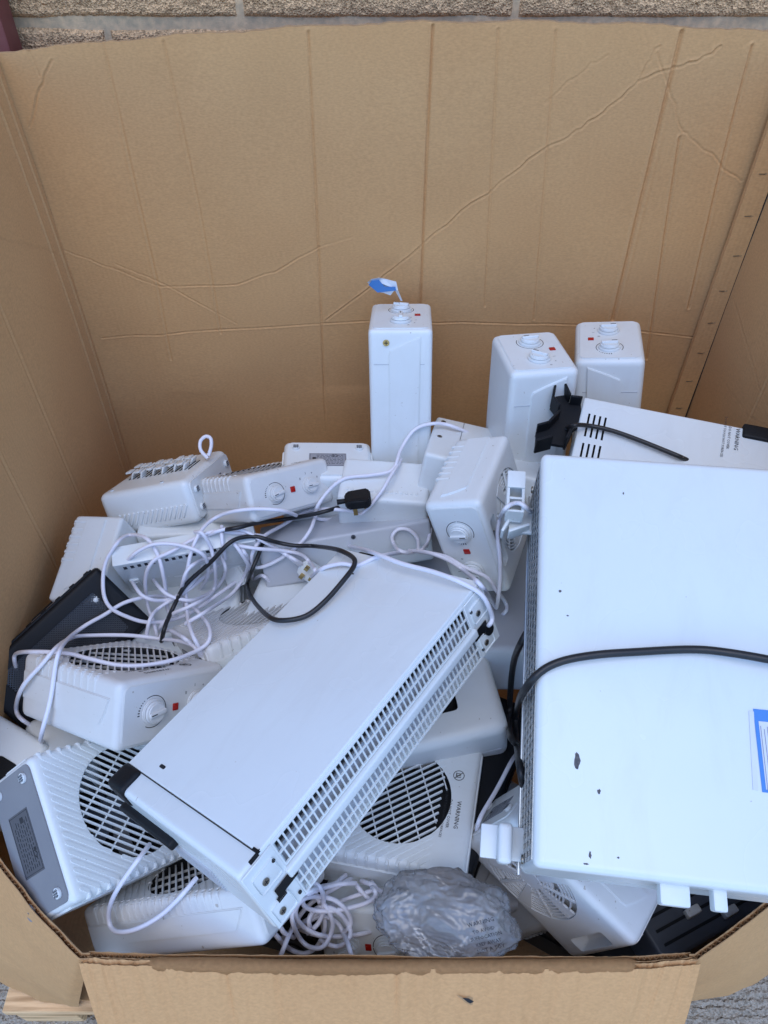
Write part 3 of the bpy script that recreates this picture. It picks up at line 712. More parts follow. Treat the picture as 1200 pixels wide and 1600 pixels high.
# ================================================================ THE HEAP
POSE = {
 'towerA': ((0.1595,0.1085,0.3526), (0.0352,1.0762,0.6309), (0.7106,-0.1064,0.0922,0.6894)),
 'towerB': ((0.1427,0.1117,0.3690), (0.2549,1.0075,0.6096), (0.6627,-0.0556,0.0495,0.7451)),
 'towerC': ((0.1560,0.1137,0.3226), (0.4300,1.0844,0.6307), (0.6345,-0.0058,-0.0982,-0.7667)),
 'M': ((0.1824,0.0930,0.2297), (-0.4756,0.6307,0.6755), (0.1431,-0.4355,0.3478,-0.8179)),
 'F': ((0.1725,0.0796,0.1763), (-0.2708,1.0058,0.6994), (0.2278,-0.2842,0.3751,-0.8524)),
 'G': ((0.1790,0.0812,0.1779), (-0.3109,0.9943,0.7317), (0.3399,-0.6943,-0.4073,0.4863)),
 'D': ((0.1809,0.0913,0.1770), (0.1870,0.9165,0.8179), (-0.5280,-0.6217,-0.2734,0.5099)),
 'E': ((0.1647,0.0969,0.2028), (0.0751,1.0112,0.7823), (-0.3337,0.5421,-0.5057,0.5823)),
 'Hh': ((0.1588,0.1109,0.2579), (-0.1008,1.0091,0.7807), (0.0616,0.9973,0.0287,-0.0285)),
 'N': ((0.1676,0.0740,0.2755), (-0.3046,0.6624,0.6734), (0.4428,-0.7663,0.1439,-0.4428)),
 'O': ((0.1961,0.1150,0.2472), (-0.4710,0.3657,0.6908), (0.4279,-0.7314,0.5264,-0.0697)),
 'P': ((0.1695,0.0779,0.2948), (-0.3803,0.3563,0.4818), (0.3080,-0.4604,0.2050,-0.8069)),
 'Q': ((0.2110,0.0977,0.2223), (-0.0809,0.4924,0.5361), (-0.4302,0.4559,-0.5000,0.5976)),
 'R': ((0.1442,0.1198,0.2035), (-0.0175,0.5852,0.5888), (-0.6008,0.4844,-0.4429,0.4563)),
 'S': ((0.1435,0.1252,0.2494), (0.0303,0.4964,0.3640), (0.8807,0.4590,-0.1171,-0.0028)),
 'V': ((0.1659,0.1157,0.2598), (0.4138,0.4102,0.4793), (0.8153,0.1209,-0.5655,0.0305)),
 'U': ((0.165,0.0939,0.2260), (0.2020,0.4547,0.5899), (0.2334,0.7776,-0.2395,0.5325)),
 'CC': ((0.2559,0.1026,0.4451), (-0.2183,0.3086,0.8340), (0.6198,-0.6940,0.0809,-0.3574)),
 'CR': ((0.6004,0.1031,0.4926), (0.4497,0.2431,0.8706), (0.7935,-0.6054,0.0302,-0.0533)),
 'UR': ((0.5097,0.1001,0.2991), (0.4805,0.6333,0.8307), (0.7701,-0.6202,0.0991,-0.1115)),
 'I': ((0.0980,0.0766,0.2947), (-0.2127,0.8649,0.6792), (0.4432,-0.6022,0.3180,-0.5829)),
 'J': ((0.2576,0.0601,0.2310), (-0.4472,0.8445,0.6483), (0.6920,0.0356,0.6965,0.1864)),
 'K': ((0.1096,0.0897,0.1595), (-0.4848,0.9188,0.6803), (0.4340,0.6240,0.4862,-0.4311)),
 'L': ((0.1128,0.1188,0.1637), (-0.4087,0.7278,0.7620), (-0.4252,-0.0074,0.7899,-0.4418)),
}
def trim(pose, sx, neww):
    """shorten the local x size, keeping the sx side where it is"""
    (W, D, H), l, q = pose; Q = Quaternion(q).normalized(); return ((neww, D, H), tuple(Vector(l) + Q @ Vector((sx * (W - neww) / 2, 0, 0))), q)
def trimy(pose, sy, newd):
    (W, D, H), l, q = pose; Q = Quaternion(q).normalized(); return ((W, newd, H), tuple(Vector(l) + Q @ Vector((0, sy * (D - newd) / 2, 0))), q)
def farther(pose, k):
    (W, D, H), l, q = pose; return ((W * k, D * k, H * k), tuple(CAM + (Vector(l) - CAM) * k), q)
def shifted(pose, d): return (pose[0], tuple(Vector(pose[1]) + Vector(d)), pose[2])
def pose_m(pose):
    M = Quaternion(pose[2]).normalized().to_matrix().to_4x4(); M.translation = Vector(pose[1]); return M
def face_px(pose, u, v, axis=1, side=-1):
    """photo point -> local point on one face of the box"""
    M = pose_m(pose); n = Vector((0, 0, 0)); n[axis] = 1; p = Vector((0, 0, 0))
    p[axis] = side * pose[0][axis] / 2 if axis < 2 else (0 if side < 0 else pose[0][2])
    q = on_plane(u, v, M @ p, M.to_3x3() @ n); return M.inverted() @ q

# --- towers
TG = 'upright tower heaters at the back'
tA = fan_heater('tall slim white tower heater standing alone, torn blue tag on its rear knob', POSE['towerA'], name='tower_heater', cat='tower heater', grille='mesh', rear=None, text=False, side_ribs=False, turns=(0, 70), group=TG, bev=.010)
tB = fan_heater('white tower heater with scuffed top leaning between the slim tower and the right one', POSE['towerB'], name='tower_heater', cat='tower heater', grille='mesh', rear='slots', text=False, side_ribs=False, turns=(50, 95), group=TG)
tC = fan_heater('white tower heater with square top, rightmost of the three tower heaters', POSE['towerC'], name='tower_heater', cat='tower heater', grille='mesh', rear=None, text=False, side_ribs=False, turns=(92, 92), group=TG)
for t, pose, s in ((tA, POSE['towerA'], -1), (tB, POSE['towerB'], 1), (tC, POSE['towerC'], -1)):
    (W, D, H) = pose[0]
    screw(t, (s * (W / 2 + .001), D * .22, H - .022), (s, 0, 0), .0056, BRASS if t is tA else SCREW)
# torn tag on tower A
def torn_tag():
    b = bmesh.new(); M = pose_m(POSE['towerA']); p0 = M @ Vector((POSE['towerA'][0][0] * .205, 0, POSE['towerA'][0][2] + .022))
    pl = (p0.x, p0.y, p0.z)
    pts = [(626, 470), (617, 455), (610, 461), (600, 456), (590, 457), (574, 443), (580, 435), (592, 433), (600, 437), (619, 441), (622, 452), (629, 470)]
    w3 = [on_plane(u, v, pl, (0, 1, .25)) for u, v in pts]
    c = sum(w3, Vector()) / len(w3)
    for i, p in enumerate(w3): p.y += .004 * math.sin(i * 1.7)
    A = [b.verts.new(p) for p in w3]; B = [b.verts.new(p + Vector((0, .0005, 0))) for p in w3]
    b.faces.new(A); b.faces.new(B[::-1])
    for i in range(len(A)): j = (i + 1) % len(A); b.faces.new((A[i], B[i], B[j], A[j]))
    fixn(b); o = finish('torn_tag', b, PAPER, None, 0); tag(o, 'torn crumpled blue and white paper tag on the knob of the slim tower heater', 'tag')
    b = bmesh.new(); q3 = [on_plane(u, v, pl, (0, 1, .25)) + Vector((0, -.0045, 0)) for u, v in [(576, 443), (581, 436), (592, 435), (601, 446), (618, 446), (619, 452), (608, 453), (600, 454), (590, 455)]]
    b.faces.new([b.verts.new(p) for p in q3]); k = finish('blue_print', b, BLUEP, o, 0)
torn_tag()

# --- fan heaters
fM = fan_heater('cream fan heater by the black heater, two white cord loops over its slatted top', POSE['M'], CREAM, gr=.43, phi=54, turns=(0, 10))
fF = fan_heater('white fan heater with two round dials facing out, beside the black plug', POSE['F'], CREAM, phi=50, turns=(0, 10))
fD = fan_heater('white fan heater tipped on end, two dials facing left, against the big right panel', POSE['D'], WHITE, rear='fan', turns=(90, 60), marks=('arc', 'sym'))
fN = fan_heater('cream fan heater with slatted front up, tucked under the central panel heater', POSE['N'], CREAM, phi=125, gr=.45)
fO = fan_heater('white fan heater with underside label and round grille, left front of the box', shifted(trimy(POSE['O'], -1, .114), (.005, .006, -.002)), WHITE, phi=52, gr=.40, base_m=mottled('grey_base_plastic', (.24, .24, .25), .5, (.16, .16, .18), 12, .6, .1, 600))
fP = fan_heater('white fan heater lying on its side at the front left under a cord loop', POSE['P'], CREAM, phi=40)
fQ = fan_heater('white fan heater with round grille and sideways warning print, above the plastic bag', POSE['Q'], WHITE, phi=128, gr=.36, turns=(0, 90))
fS = fan_heater('white fan heater with one dial showing through coiled cord beside the plastic bag', POSE['S'], WHITE, turns=(30, 10))
fV = fan_heater('white fan heater half hidden between the plastic bag and the broken guard heater', farther(POSE['V'], 1.12), CREAM)
fU = fan_heater('white fan heater lying face down at the front right with broken round fan guard', shifted(farther(POSE['U'], .965), (-.03, 0, .004)), CREAM, rear='fan', base=True, zc=.40)
fE = fan_heater('plain white heater end with dark screw holes, behind the tipped fan heater', POSE['E'], WHITE, grille=None, controls=False, text=False, base=False, side_ribs=False, panel=False, bev=.008)
(W, D, H) = POSE['E'][0]
for u, v in ((693, 659), (687, 682)):
    p = face_px(POSE['E'], u, v, 1, -1); screw(fE, p, (0, -1, 0), .0045)
b = bmesh.new(); box(b, (W * .9, .001, .0008), (0, -D / 2 - .0004, .052)); finish('seam', b, DARKG, fE, 0)
fH = fan_heater('white fan heater with rating label facing up behind the slim tower', POSE['Hh'], WHITE, text=False, grille=None)
# H2: body with toothed edge in front of the slim tower
p = on_plane(588, 760, (0, 0, .80), (0, 0, 1))
h2 = fan_heater('white heater lying low under the slim tower, toothed ridge along its edge', ((.09, .10, .155), (p.x - .062, p.y + .035, .745), tuple((RZ(-6) @ RY(90)).to_quaternion())), WHITE, grille=None, controls=False, text=False, base=False, panel=False, bev=.01)
b = bmesh.new()
for i in range(15): box(b, (.010, .006, .005), (-.042, -.03, .015 + i * .0085), .0016, 2)
finish('ridges', b, WHITE, h2)
# G: heater with raised louvre tabs
(W, D, H) = POSE['G'][0]
fG = fan_heater('white fan heater with broken upstanding tabs in the back left corner', POSE['G'], WHITE, grille=None, controls=False, text=False, base=True, side_ribs=False, panel=False, bev=.016)
b = bmesh.new()
for r in range(2):
    for k in range(6):
        x = -.010 + r * .032 + .006 * (k % 2) ; z = .035 + k * .022
        box(b, (.020, .013, .0035), (x, -D / 2 - .006, z), .001, 2, RX(30 + 8 * math.sin(k * 3 + r)) @ RZ(6 * math.sin(k)))
        box(b, (.020, .0035, .010), (x, -D / 2 - .012, z + .007), .001, 2)
finish('louvre_tab', b, WHITE, fG)
b = bmesh.new()
for k in range(15): box(b, (.05, .0012, .0022), (.006, -D / 2 - .0004, .028 + k * .0088))
finish('vent_slots', b, DARKIN, fG, 0)
for s in ((-W * .4, H * .88), (-W * .42, H * .3), (W * .4, H * .9)): screw(fG, (s[0], -D / 2 - .0008, s[1]), (0, -1, 0), .004, WHITE)
b = bmesh.new()
for k in range(15): box(b, (.004, .026, .005), (-W / 2 - .0005 if 0 else W / 2 + .0005, D * .15, .02 + k * .0095), .001, 1, RX(30))
finish('side_louvres', b, WHITE, fG); b = bmesh.new()
for k in range(15): box(b, (.004, .026, .005), (-W / 2 - .0005, D * .15, .02 + k * .0095), .001, 1, RX(30))
finish('side_louvres', b, WHITE, fG)
fK = fan_heater('small white heater side with a raised fold, between the carton wall and the black heater', shifted(farther(POSE['K'], .99), (0, 0, .01)), WHITE, grille='round', controls=False, text=False, bev=.008)
# R: smooth case with grip hole
(W, D, H) = POSE['R'][0]
def smooth_case():
    root = thing('fan_heater', 'smooth white rounded heater casing with dark grip hole, under the central slotted side', 'fan heater', POSE['R'][1], POSE['R'][2], 'white fan heaters heaped in the box')
    bm = bmesh.new(); box(bm, (W, D, H), (0, 0, H / 2), .02, 6)
    cut = bmesh.new(); p = face_px(POSE['R'], 688, 1098, 1, -1); box(cut, (.035, .04, .05), (p.x, -D / 2 + .014, p.z), .008, 3)
    bm = boolean_cut(bm, cut); finish('body', bm, CREAM, root, 40, [CREAM, DARKIN])
    b = bmesh.new(); box(b, (W + .0012, .0010, H * .86), (0, D * .15, H / 2), .0004, 1); finish('seam', b, GREYP, root, 0)
    b = bmesh.new(); prism(b, [(-.03, .05), (.05, .05), (.052, .0), (.075, -.006), (.08, -.03), (-.03, -.02)], 0, .003, lambda x, y, n: (-W / 2 + .01 + n, y + D / 2 - .05, H - .02 - x)); fixn(b); finish('mounting_flange', b, CREAM, root)
smooth_case()
# W: grey slatted heater deep between the panels, and dark grille next to the big right heater
p = on_plane(800, 985, (0, 0, .62), (0, 0, 1))
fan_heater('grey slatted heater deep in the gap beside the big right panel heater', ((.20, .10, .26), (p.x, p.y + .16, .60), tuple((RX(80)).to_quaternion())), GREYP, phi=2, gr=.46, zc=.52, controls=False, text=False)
# X: bluish heater with black window at far left
def left_bits():
    p = on_plane(20, 1170, (0, 0, .66), (0, 0, 1))
    root = thing('fan_heater', 'pale blue white heater corner with black mesh window at the left edge', 'fan heater', (p.x - .05, p.y + .0, .60), tuple((RZ(-28) @ RX(12)).to_quaternion()), 'white fan heaters heaped in the box')
    b = bmesh.new(); box(b, (.17, .13, .09), (0, 0, 0), .012, 4); finish('body', b, WHITE, root)
    b = bmesh.new(); prism(b, rrect(.025, -.05, .065, .02, .008), .044, .0462, lambda x, y, n: (x, y, n)); fixn(b); finish('mesh_window', b, BLACK, root)
    p = on_plane(85, 1165, (0, 0, .66), (0, 0, 1))
    root = thing('fan_heater', 'white rounded heater end poking out beneath the cream slatted heater', 'fan heater', (p.x, p.y, .60), tuple((RZ(20) @ RX(-10)).to_quaternion()), 'white fan heaters heaped in the box')
    b = bmesh.new(); box(b, (.10, .14, .10), (0, 0, 0), .022, 5); finish('body', b, WHITE, root)
    b = bmesh.new(); box(b, (.1008, .001, .094), (0, -.03, 0), .0004, 1); finish('seam', b, GREYP, root, 0)
left_bits()
# L: black heater with mesh front
def black_heater():
    pose = farther(POSE['L'], 1.10); (W, D, H) = pose[0]; H = .25
    root = thing('fan_heater', 'glossy black heater with honeycomb mesh against the left carton wall', 'fan heater', pose[1], pose[2])
    bm = bmesh.new(); box(bm, (W, D, H), (0, 0, H / 2), .008, 3)
    cut = bmesh.new(); box(cut, (W * .66, .03, H * .74), (-.004, -D / 2 + .010, H / 2), .004, 2)
    bm = boolean_cut(bm, cut); finish('body', bm, BLACK, root, 40, [BLACK, DARKIN])
    b = bmesh.new(); w2, h2 = W * .33, H * .37; k = -60
    for k in range(-60, 61):
        for sgn in (1, -1):
            e = k * .0048; lo = max(-w2, (-h2 - e) if sgn > 0 else (e - h2)); hi = min(w2, (h2 - e) if sgn > 0 else (e + h2))
            if hi - lo > .002:
                mid = (lo + hi) / 2; box(b, ((hi - lo) * 1.414, .0012 + .0003 * sgn, .0017), (mid - .004, -D / 2 + .003, H / 2 + (mid + e if sgn > 0 else e - mid)), rot=RY(-45 * sgn))
    finish('mesh_grille', b, mat('dark_mesh_paint', (.035, .038, .045), .4), root, 0)
    for sx in (-1, 1):
        b = bmesh.new()
        for k in range(7):
            box(b, (.006, .018, .010), (sx * (W / 2 + .001), -D * .3 + .012 * (k % 2), .02 + k * .029), .001, 1)
        box(b, (.004, .006, H * .92), (sx * (W / 2 + .0012), D * .1, H / 2), .001, 1); box(b, (.004, .006, H * .92), (sx * (W / 2 + .0012), -D * .42, H / 2), .001, 1)
        finish('casing_rib', b, BLACK, root)
        b = bmesh.new(); box(b, (.0006, D * .16, H * .38), (sx * (W / 2 + .0016), -D * .16, H * .46)); finish('rating_label', b, mat('grey_label', (.2, .19, .2), .5), root, 0)
black_heater()

# --- convector heaters
def slot_band(root, origin, ax_long, ax_wide, n, length, width, bar_l, bar_w, out, m, name='slot_grille', rows=2):
    """grid of rectangular slots: n openings along, rows across; origin at one corner, axes unit vectors, out = outward normal"""
    O = Vector(origin); a = Vector(ax_long); b = Vector(ax_wide); o = Vector(out); bm = bmesh.new()
    rot = Matrix((a, b, o)).transposed()
    for i in range(n + 1): box(bm, (bar_l, width, .0016), O + a * (length * i / n) + b * (width / 2), rot=rot)
    for j in range(rows + 1): box(bm, (length + bar_l, bar_w, .0022), O + a * (length / 2) + b * (width * j / rows), rot=rot)
    return finish(name, bm, m, root, 0)
def centre_convector():
    pose = POSE['CC']; (W, D, H) = pose[0]
    root = thing('convector_heater', 'long white panel heater lying diagonally in the middle with slotted side', 'convector heater', pose[1], pose[2])
    b = bmesh.new(); zs = .030; rr = .006
    # front panel: the big face
    box(b, (W - .002, .010, H - zs), (-.001, -D / 2 + .005, zs + (H - zs) / 2), .0022, 3); finish('front_panel', b, ENAMEL, root)
    b = bmesh.new(); box(b, (W - .004, D - .002, zs + .020), (0, .0012, (zs + .020) / 2), .0085, 5)
    finish('end_cap', b, ENAMEL, root)
    b = bmesh.new(); box(b, (W - .004, D - .012, .022), (0, .006, H - .012), .004, 3); box(b, (W - .01, .004, H - zs), (-.002, D / 2 - .003, zs + (H - zs) / 2)); box(b, (.004, D - .012, H - zs), (-W / 2 + .004, .005, zs + (H - zs) / 2)); finish('casing', b, ENAMEL, root)
    # black sheet putting shade behind the first slot row; grey element plate
    b = bmesh.new(); box(b, (.003, D * .26, H * .84), (W / 2 - .017, -D * .34, H * .52)); finish('dark_backing', b, DARKIN, root, 0)
    b = bmesh.new(); box(b, (.003, D * .66, H * .84), (W / 2 - .016, D * .15, H * .52)); finish('element_plate', b, GREYP, root, 0)
    X = W / 2 - .0008; z0, z1 = .045, H - .045
    y0 = -D / 2 + .006
    band = (D - .030) / 2
    for k, ys in enumerate((y0, D / 2 - .006 - band)):
        z1b = z1 if k == 0 else z1 - .0
        slot_band(root, (X, ys, z0), (0, 0, 1), (0, 1, 0), 46, z1b - z0, band, .0021, .0022, (1, 0, 0), ENAMEL)
    b = bmesh.new(); ym = (y0 + band + D / 2 - .006 - band) / 2
    box(b, (.010, .013, z1 - z0 + .01), (X + .0016, ym, (z0 + z1) / 2), .003, 3); finish('rail', b, ENAMEL, root)
    for zc in (.0225, H - .0225):
        b = bmesh.new(); box(b, (.0022, D - .010, .043), (X + .0002, .0, zc), .0006, 1); br = finish('bracket', b, ENAMEL, root)
        b = bmesh.new(); box(b, (.0022, .026, .030), (X + .0020, -D * .22, zc), .003, 2); finish('bracket_plate', b, ENAMEL, br); b = bmesh.new(); box(b, (.0022, .026, .026), (X + .0020, D * .27, zc - .004), .003, 2); finish('bracket_plate', b, ENAMEL, br)
        screw(root, (X + .004, -D * .20, zc - .004), (1, 0, 0), .0042); screw(root, (X + .004, D * .28, zc - .008), (1, 0, 0), .0042)
        b = bmesh.new(); box(b, (.0012, .013, .030), (X + .0031, .006, zc + (.012 if zc < .1 else -.010)), .0005, 1); box(b, (.0012, .006, .012), (X + .0032, -.006 + .02, zc + .0)); finish('latch', b, BLACK, root)
        b = bmesh.new(); cyl(b, .0022, .0012, (X + .003, -D * .3, zc + .014 * (1 if zc < .1 else -1)), RY(90), 14); cyl(b, .0022, .0012, (X + .003, D * .33, zc + .017 * (1 if zc < .1 else -1)), RY(90), 14); finish('bracket_hole', b, DARKIN, root, 0)
    b = bmesh.new(); cyl(b, .0085, .006, (X + .003, D * .16, H - .018), RY(90), 24, bev=.001); finish('cord_grommet', b, BLACK, root)
    b = bmesh.new(); box(b, (.0014, .006, .016), (X - .003, -D / 2 + .003, .026)); box(b, (.010, .0012, .003), (X - .005, -D / 2 - .0003, zs + .001)); finish('panel_clip', b, BLACK, root, 0)
    # seam line
    b = bmesh.new(); box(b, (W - .012, .0016, .0009), (0, -D / 2 + .0008, zs - .0006)); finish('seam', b, DARKIN, root, 0)
    # small slot in face
    p = face_px(pose, 254, 1198); a = bmesh.new(); prism(a, rrect(-.005, -.0022, .005, .0022, .0016), -.0004, .0004, lambda x, z, n: (p.x + x, -D / 2 + n, p.z + z)); fixn(a); finish('key_slot', a, DARKIN, root, 0)
    p = face_px(pose, 549, 896); a = bmesh.new(); prism(a, rrect(-.005, -.0012, .005, .0012, .001), -.0004, .0004, lambda x, z, n: (p.x + x, -D / 2 + n, p.z + z)); fixn(a); finish('key_slot', a, DARKIN, root, 0)
    # black corner cap near left and its rail down the end
    b = bmesh.new(); box(b, (.036, .034, .034), (-W / 2 + .014, -D / 2 + .0145, .0145), .008, 4); finish('corner_cap', b, BLACK, root)
    b = bmesh.new(); box(b, (W * .44, .012, .012), (-W / 2 + W * .21, -D / 2 + .045, -.004), .004, 3); finish('foot_rail', b, BLACK, root)
    b = bmesh.new(); box(b, (.04, .02, .016), (-W * .30, -D / 2 + .012, H - .002), .005, 3); finish('corner_cap', b, BLACK, root)
    # end louvres below the cap
    b = bmesh.new()
    for k in range(9): box(b, (W * .36, .0016, .003), (-W * .02, D * .05 + k * .0048, -.0006))
    finish('end_louvres', b, GREYP, root, 0)
    return root
ccR = centre_convector()

def right_convector():
    pose = trimy(trim(POSE['CR'], -1, .43), -1, .135); (W, D, H) = pose[0]
    root = thing('convector_heater', 'largest plain white panel heater lying flat at the right with black cord across it', 'convector heater', pose[1], pose[2])
    b = bmesh.new()
    box(b, (W, D - .008, H), (0, -.004, H / 2), .010, 5)
    cut = bmesh.new(); box(cut, (.05, D - .03, H - .02), (-W / 2 + .015, .006, H / 2))
    b = boolean_cut(b, cut)
    finish('casing', b, ENAMEL, root, 40, [ENAMEL, STEEL])
    # steel perforated side
    X = -W / 2 + .0005
    slot_band(root, (X, -D / 2 + .012, .010), (0, 0, 1), (0, 1, 0), 46, H - .02, D - .028, .0046, .004, (-1, 0, 0), STEEL, 'perforated_side', 4)
    b = bmesh.new(); box(b, (.003, .007, H + .004), (X - .002, D / 2 - .010, H / 2), .001, 2); finish('steel_rail', b, STEEL, root)
    b = bmesh.new(); box(b, (.004, D * .7, H * .94), (X + .018, 0, H / 2)); finish('dark_backing', b, DARKG, root, 0)
    for z in (.012, H - .012): screw(root, (X - .003, .012, z), (-1, 0, 0), .005)
    # foot bracket lower left
    def px(u, v): return face_px(pose, u, v)
    b = bmesh.new(); zc = .028
    box(b, (.052, .006, .036), (-W / 2 - .022, D * .22, zc), .002, 2); box(b, (.016, .026, .042), (-W / 2 - .022, D * .12, zc - .002), .006, 4); finish('foot_bracket', b, WHITE, root)
    b = bmesh.new(); zc = H - .050
    box(b, (.034, .006, .040), (-W / 2 - .014, D * .25, zc), .002, 2)
    # open box-shaped clip with ribs
    for s in (-1, 1): box(b, (.004, .030, .062), (-W / 2 - .026 + s * .010, D * .05, zc + .022), .001, 2)
    box(b, (.022, .004, .062), (-W / 2 - .026, D * .05 + .015, zc + .022), .001, 2)
    for k in range(4): box(b, (.020, .028, .003), (-W / 2 - .026, D * .05, zc - .007 + k * .0195))
    box(b, (.024, .004, .026), (-W / 2 - .026, D * .05 - .016, zc + .040), .001, 2)
    box(b, (.030, .024, .004), (-W / 2 - .018, D * .2, zc - .020), .001, 2, RY(-25)); box(b, (.004, .024, .03), (-W / 2 - .034, D * .22, zc - .012), .001, 2, RY(25))
    finish('foot_bracket', b, WHITE, root)
    # tabs on the lower edge
    for u, wd in ((1065, .030), (1137, .014)):
        p = px(u, 1388); b = bmesh.new(); box(b, (wd, .016, .026), (p.x, -D / 2 + .030, -.006), .003, 2); finish('tab', b, WHITE, root)
    # scuffs and specks
    marks = [(902, 1188, .0034, .0095), (936, 1237, .0022, .0030), (922, 1336, .0014, .0042), (916, 1350, .0030, .001), (966, 1340, .0016, .0010), (875, 924, .0020, .0020), (887, 962, .0016, .0009), (974, 771, .0012, .0022)]
    b = bmesh.new()
    for i, (u, v, a, c) in enumerate(marks):
        p = px(u, v); n = 14; r_ = random.Random(i)
        pts = [(p.x + a * math.cos(2 * math.pi * k / n) * r_.uniform(.55, 1.15), p.z + c * math.sin(2 * math.pi * k / n) * r_.uniform(.6, 1.15)) for k in range(n)]
        prism(b, pts, -D / 2 - .0002, -D / 2 + .0002, lambda x, z, n_: (x, n_, z))
    fixn(b); finish('scuff_marks', b, mottled('scuffed_paint', (.05, .05, .06), .7, (.25, .22, .2), 400, .8), root, 0)
    # sticker at the right edge
    p = px(1192, 1172); b = bmesh.new(); box(b, (.040, .0006, .086), (p.x + .0145, -D / 2 - .0004, p.z)); st = finish('sticker', b, BLUEP, root, 0)
    b = bmesh.new(); box(b, (.034, .0004, .070), (p.x + .0155, -D / 2 - .0009, p.z - .005)); box(b, (.005, .0008, .082), (p.x - .010, -D / 2 - .0006, p.z - .001), rot=RY(3)); finish('sticker_paper', b, PAPER, st, 0)
    b = bmesh.new()
    for k in range(9): box(b, (.0008, .0002, .06 if k % 2 else .066), (p.x + .0 + k * .0034, -D / 2 - .00125, p.z - .008))
    finish('sticker_print', b, mat('grey_print', (.3, .32, .4), .6), st, 0)
    return root
crR = right_convector()

def upper_convector():
    pose = trim(POSE['UR'], -1, .355); (W, D, H) = pose[0]
    root = thing('convector_heater', 'white panel heater with vent slots and black foot, behind the largest panel heater', 'convector heater', pose[1], pose[2])
    b = bmesh.new(); box(b, (W, D, H), (0, 0, H / 2), .0035, 3)
    cut = bmesh.new()
    rows = ([(918, 648, 934, 696)], )
    def px(u, v): return face_px(pose, u, v)
    for k in range(4):
        pt = px(919.5 + k * 8.6, 646 + k * 2.1); pb = px(915.5 + k * 8.6, 682 + k * 2.1)
        box(cut, (.0032, .02, (pt - pb).length), (pt + pb) / 2 + Vector((0, .004, 0)), rot=RY(0))
        pt = px(911.5 + k * 8.9, 692 + k * 1.6); pb = px(907 + k * 8.9, 716 + k * 1.2)
        box(cut, (.0032, .02, (pt - pb).length), (pt + pb) / 2 + Vector((0, .004, 0)))
    b = boolean_cut(b, cut); finish('casing', b, ENAMEL, root, 40, [ENAMEL, DARKIN])
    slot_band(root, (-W / 2 - .0006, -D / 2 + .01, .02), (0, 0, 1), (0, 1, 0), 34, H - .04, D - .02, .003, .003, (-1, 0, 0), STEEL, 'perforated_end', 5)
    # warning print, reading downwards
    p = px(1150, 672); M = frame((p.x, -D / 2 - .0006, p.z), (-.02, 0, -1), (1, 0, -.02))
    text_mesh('warning_text', [('WARNING', 1), ('DO NOT COVER', .66), ('DO NOT TOUCH HOT SURFACES', .6)], .0088, M @ Matrix.Translation((.018, 0, 0)), root)
    p = px(1180, 682); b = bmesh.new(); box(b, (.05, .022, .026), (p.x + .006, -D / 2 + .006, p.z + .006), .004, 3); finish('corner_cap', b, BLACK, root)
    # splayed black foot bracket at the left end
    b = bmesh.new()
    def leg(pts, y0, y1): prism(b, pts, y0, y1, lambda x, z, n: (x, n, z))
    o = px(893, 668)
    c = [(u, v) for u, v in ((868, 596), (876, 597), (890, 627), (908, 627), (909, 642), (905, 664), (893, 672), (882, 694), (862, 691), (836, 698), (838, 672), (856, 668), (872, 650), (874, 640), (862, 628), (869, 622))]
    pts = [(px(u, v).x, px(u, v).z) for u, v in c]
    leg(pts, -D / 2 + .004, -D / 2 + .010)
    def wall(a, c_, depth=.034, th=.004):
        a = px(*a); c_ = px(*c_); m_ = (a + c_) / 2; d = c_ - a
        box(b, (d.length, depth, th), (m_.x, -D / 2 + .004 + depth / 2 - .020, m_.z), .001, 1, RY(-math.degrees(math.atan2(d.z, d.x))))
    for a, c_ in (((868, 598), (863, 626)), ((876, 598), (889, 626)), ((836, 697), (862, 690)), ((838, 673), (856, 668)), ((856, 668), (873, 650)), ((890, 628), (908, 630)), ((893, 672), (883, 693)), ((862, 628), (873, 642))): wall(a, c_)
    fixn(b); finish('foot_bracket', b, BLACK, root)
    return root
urR = upper_convector()

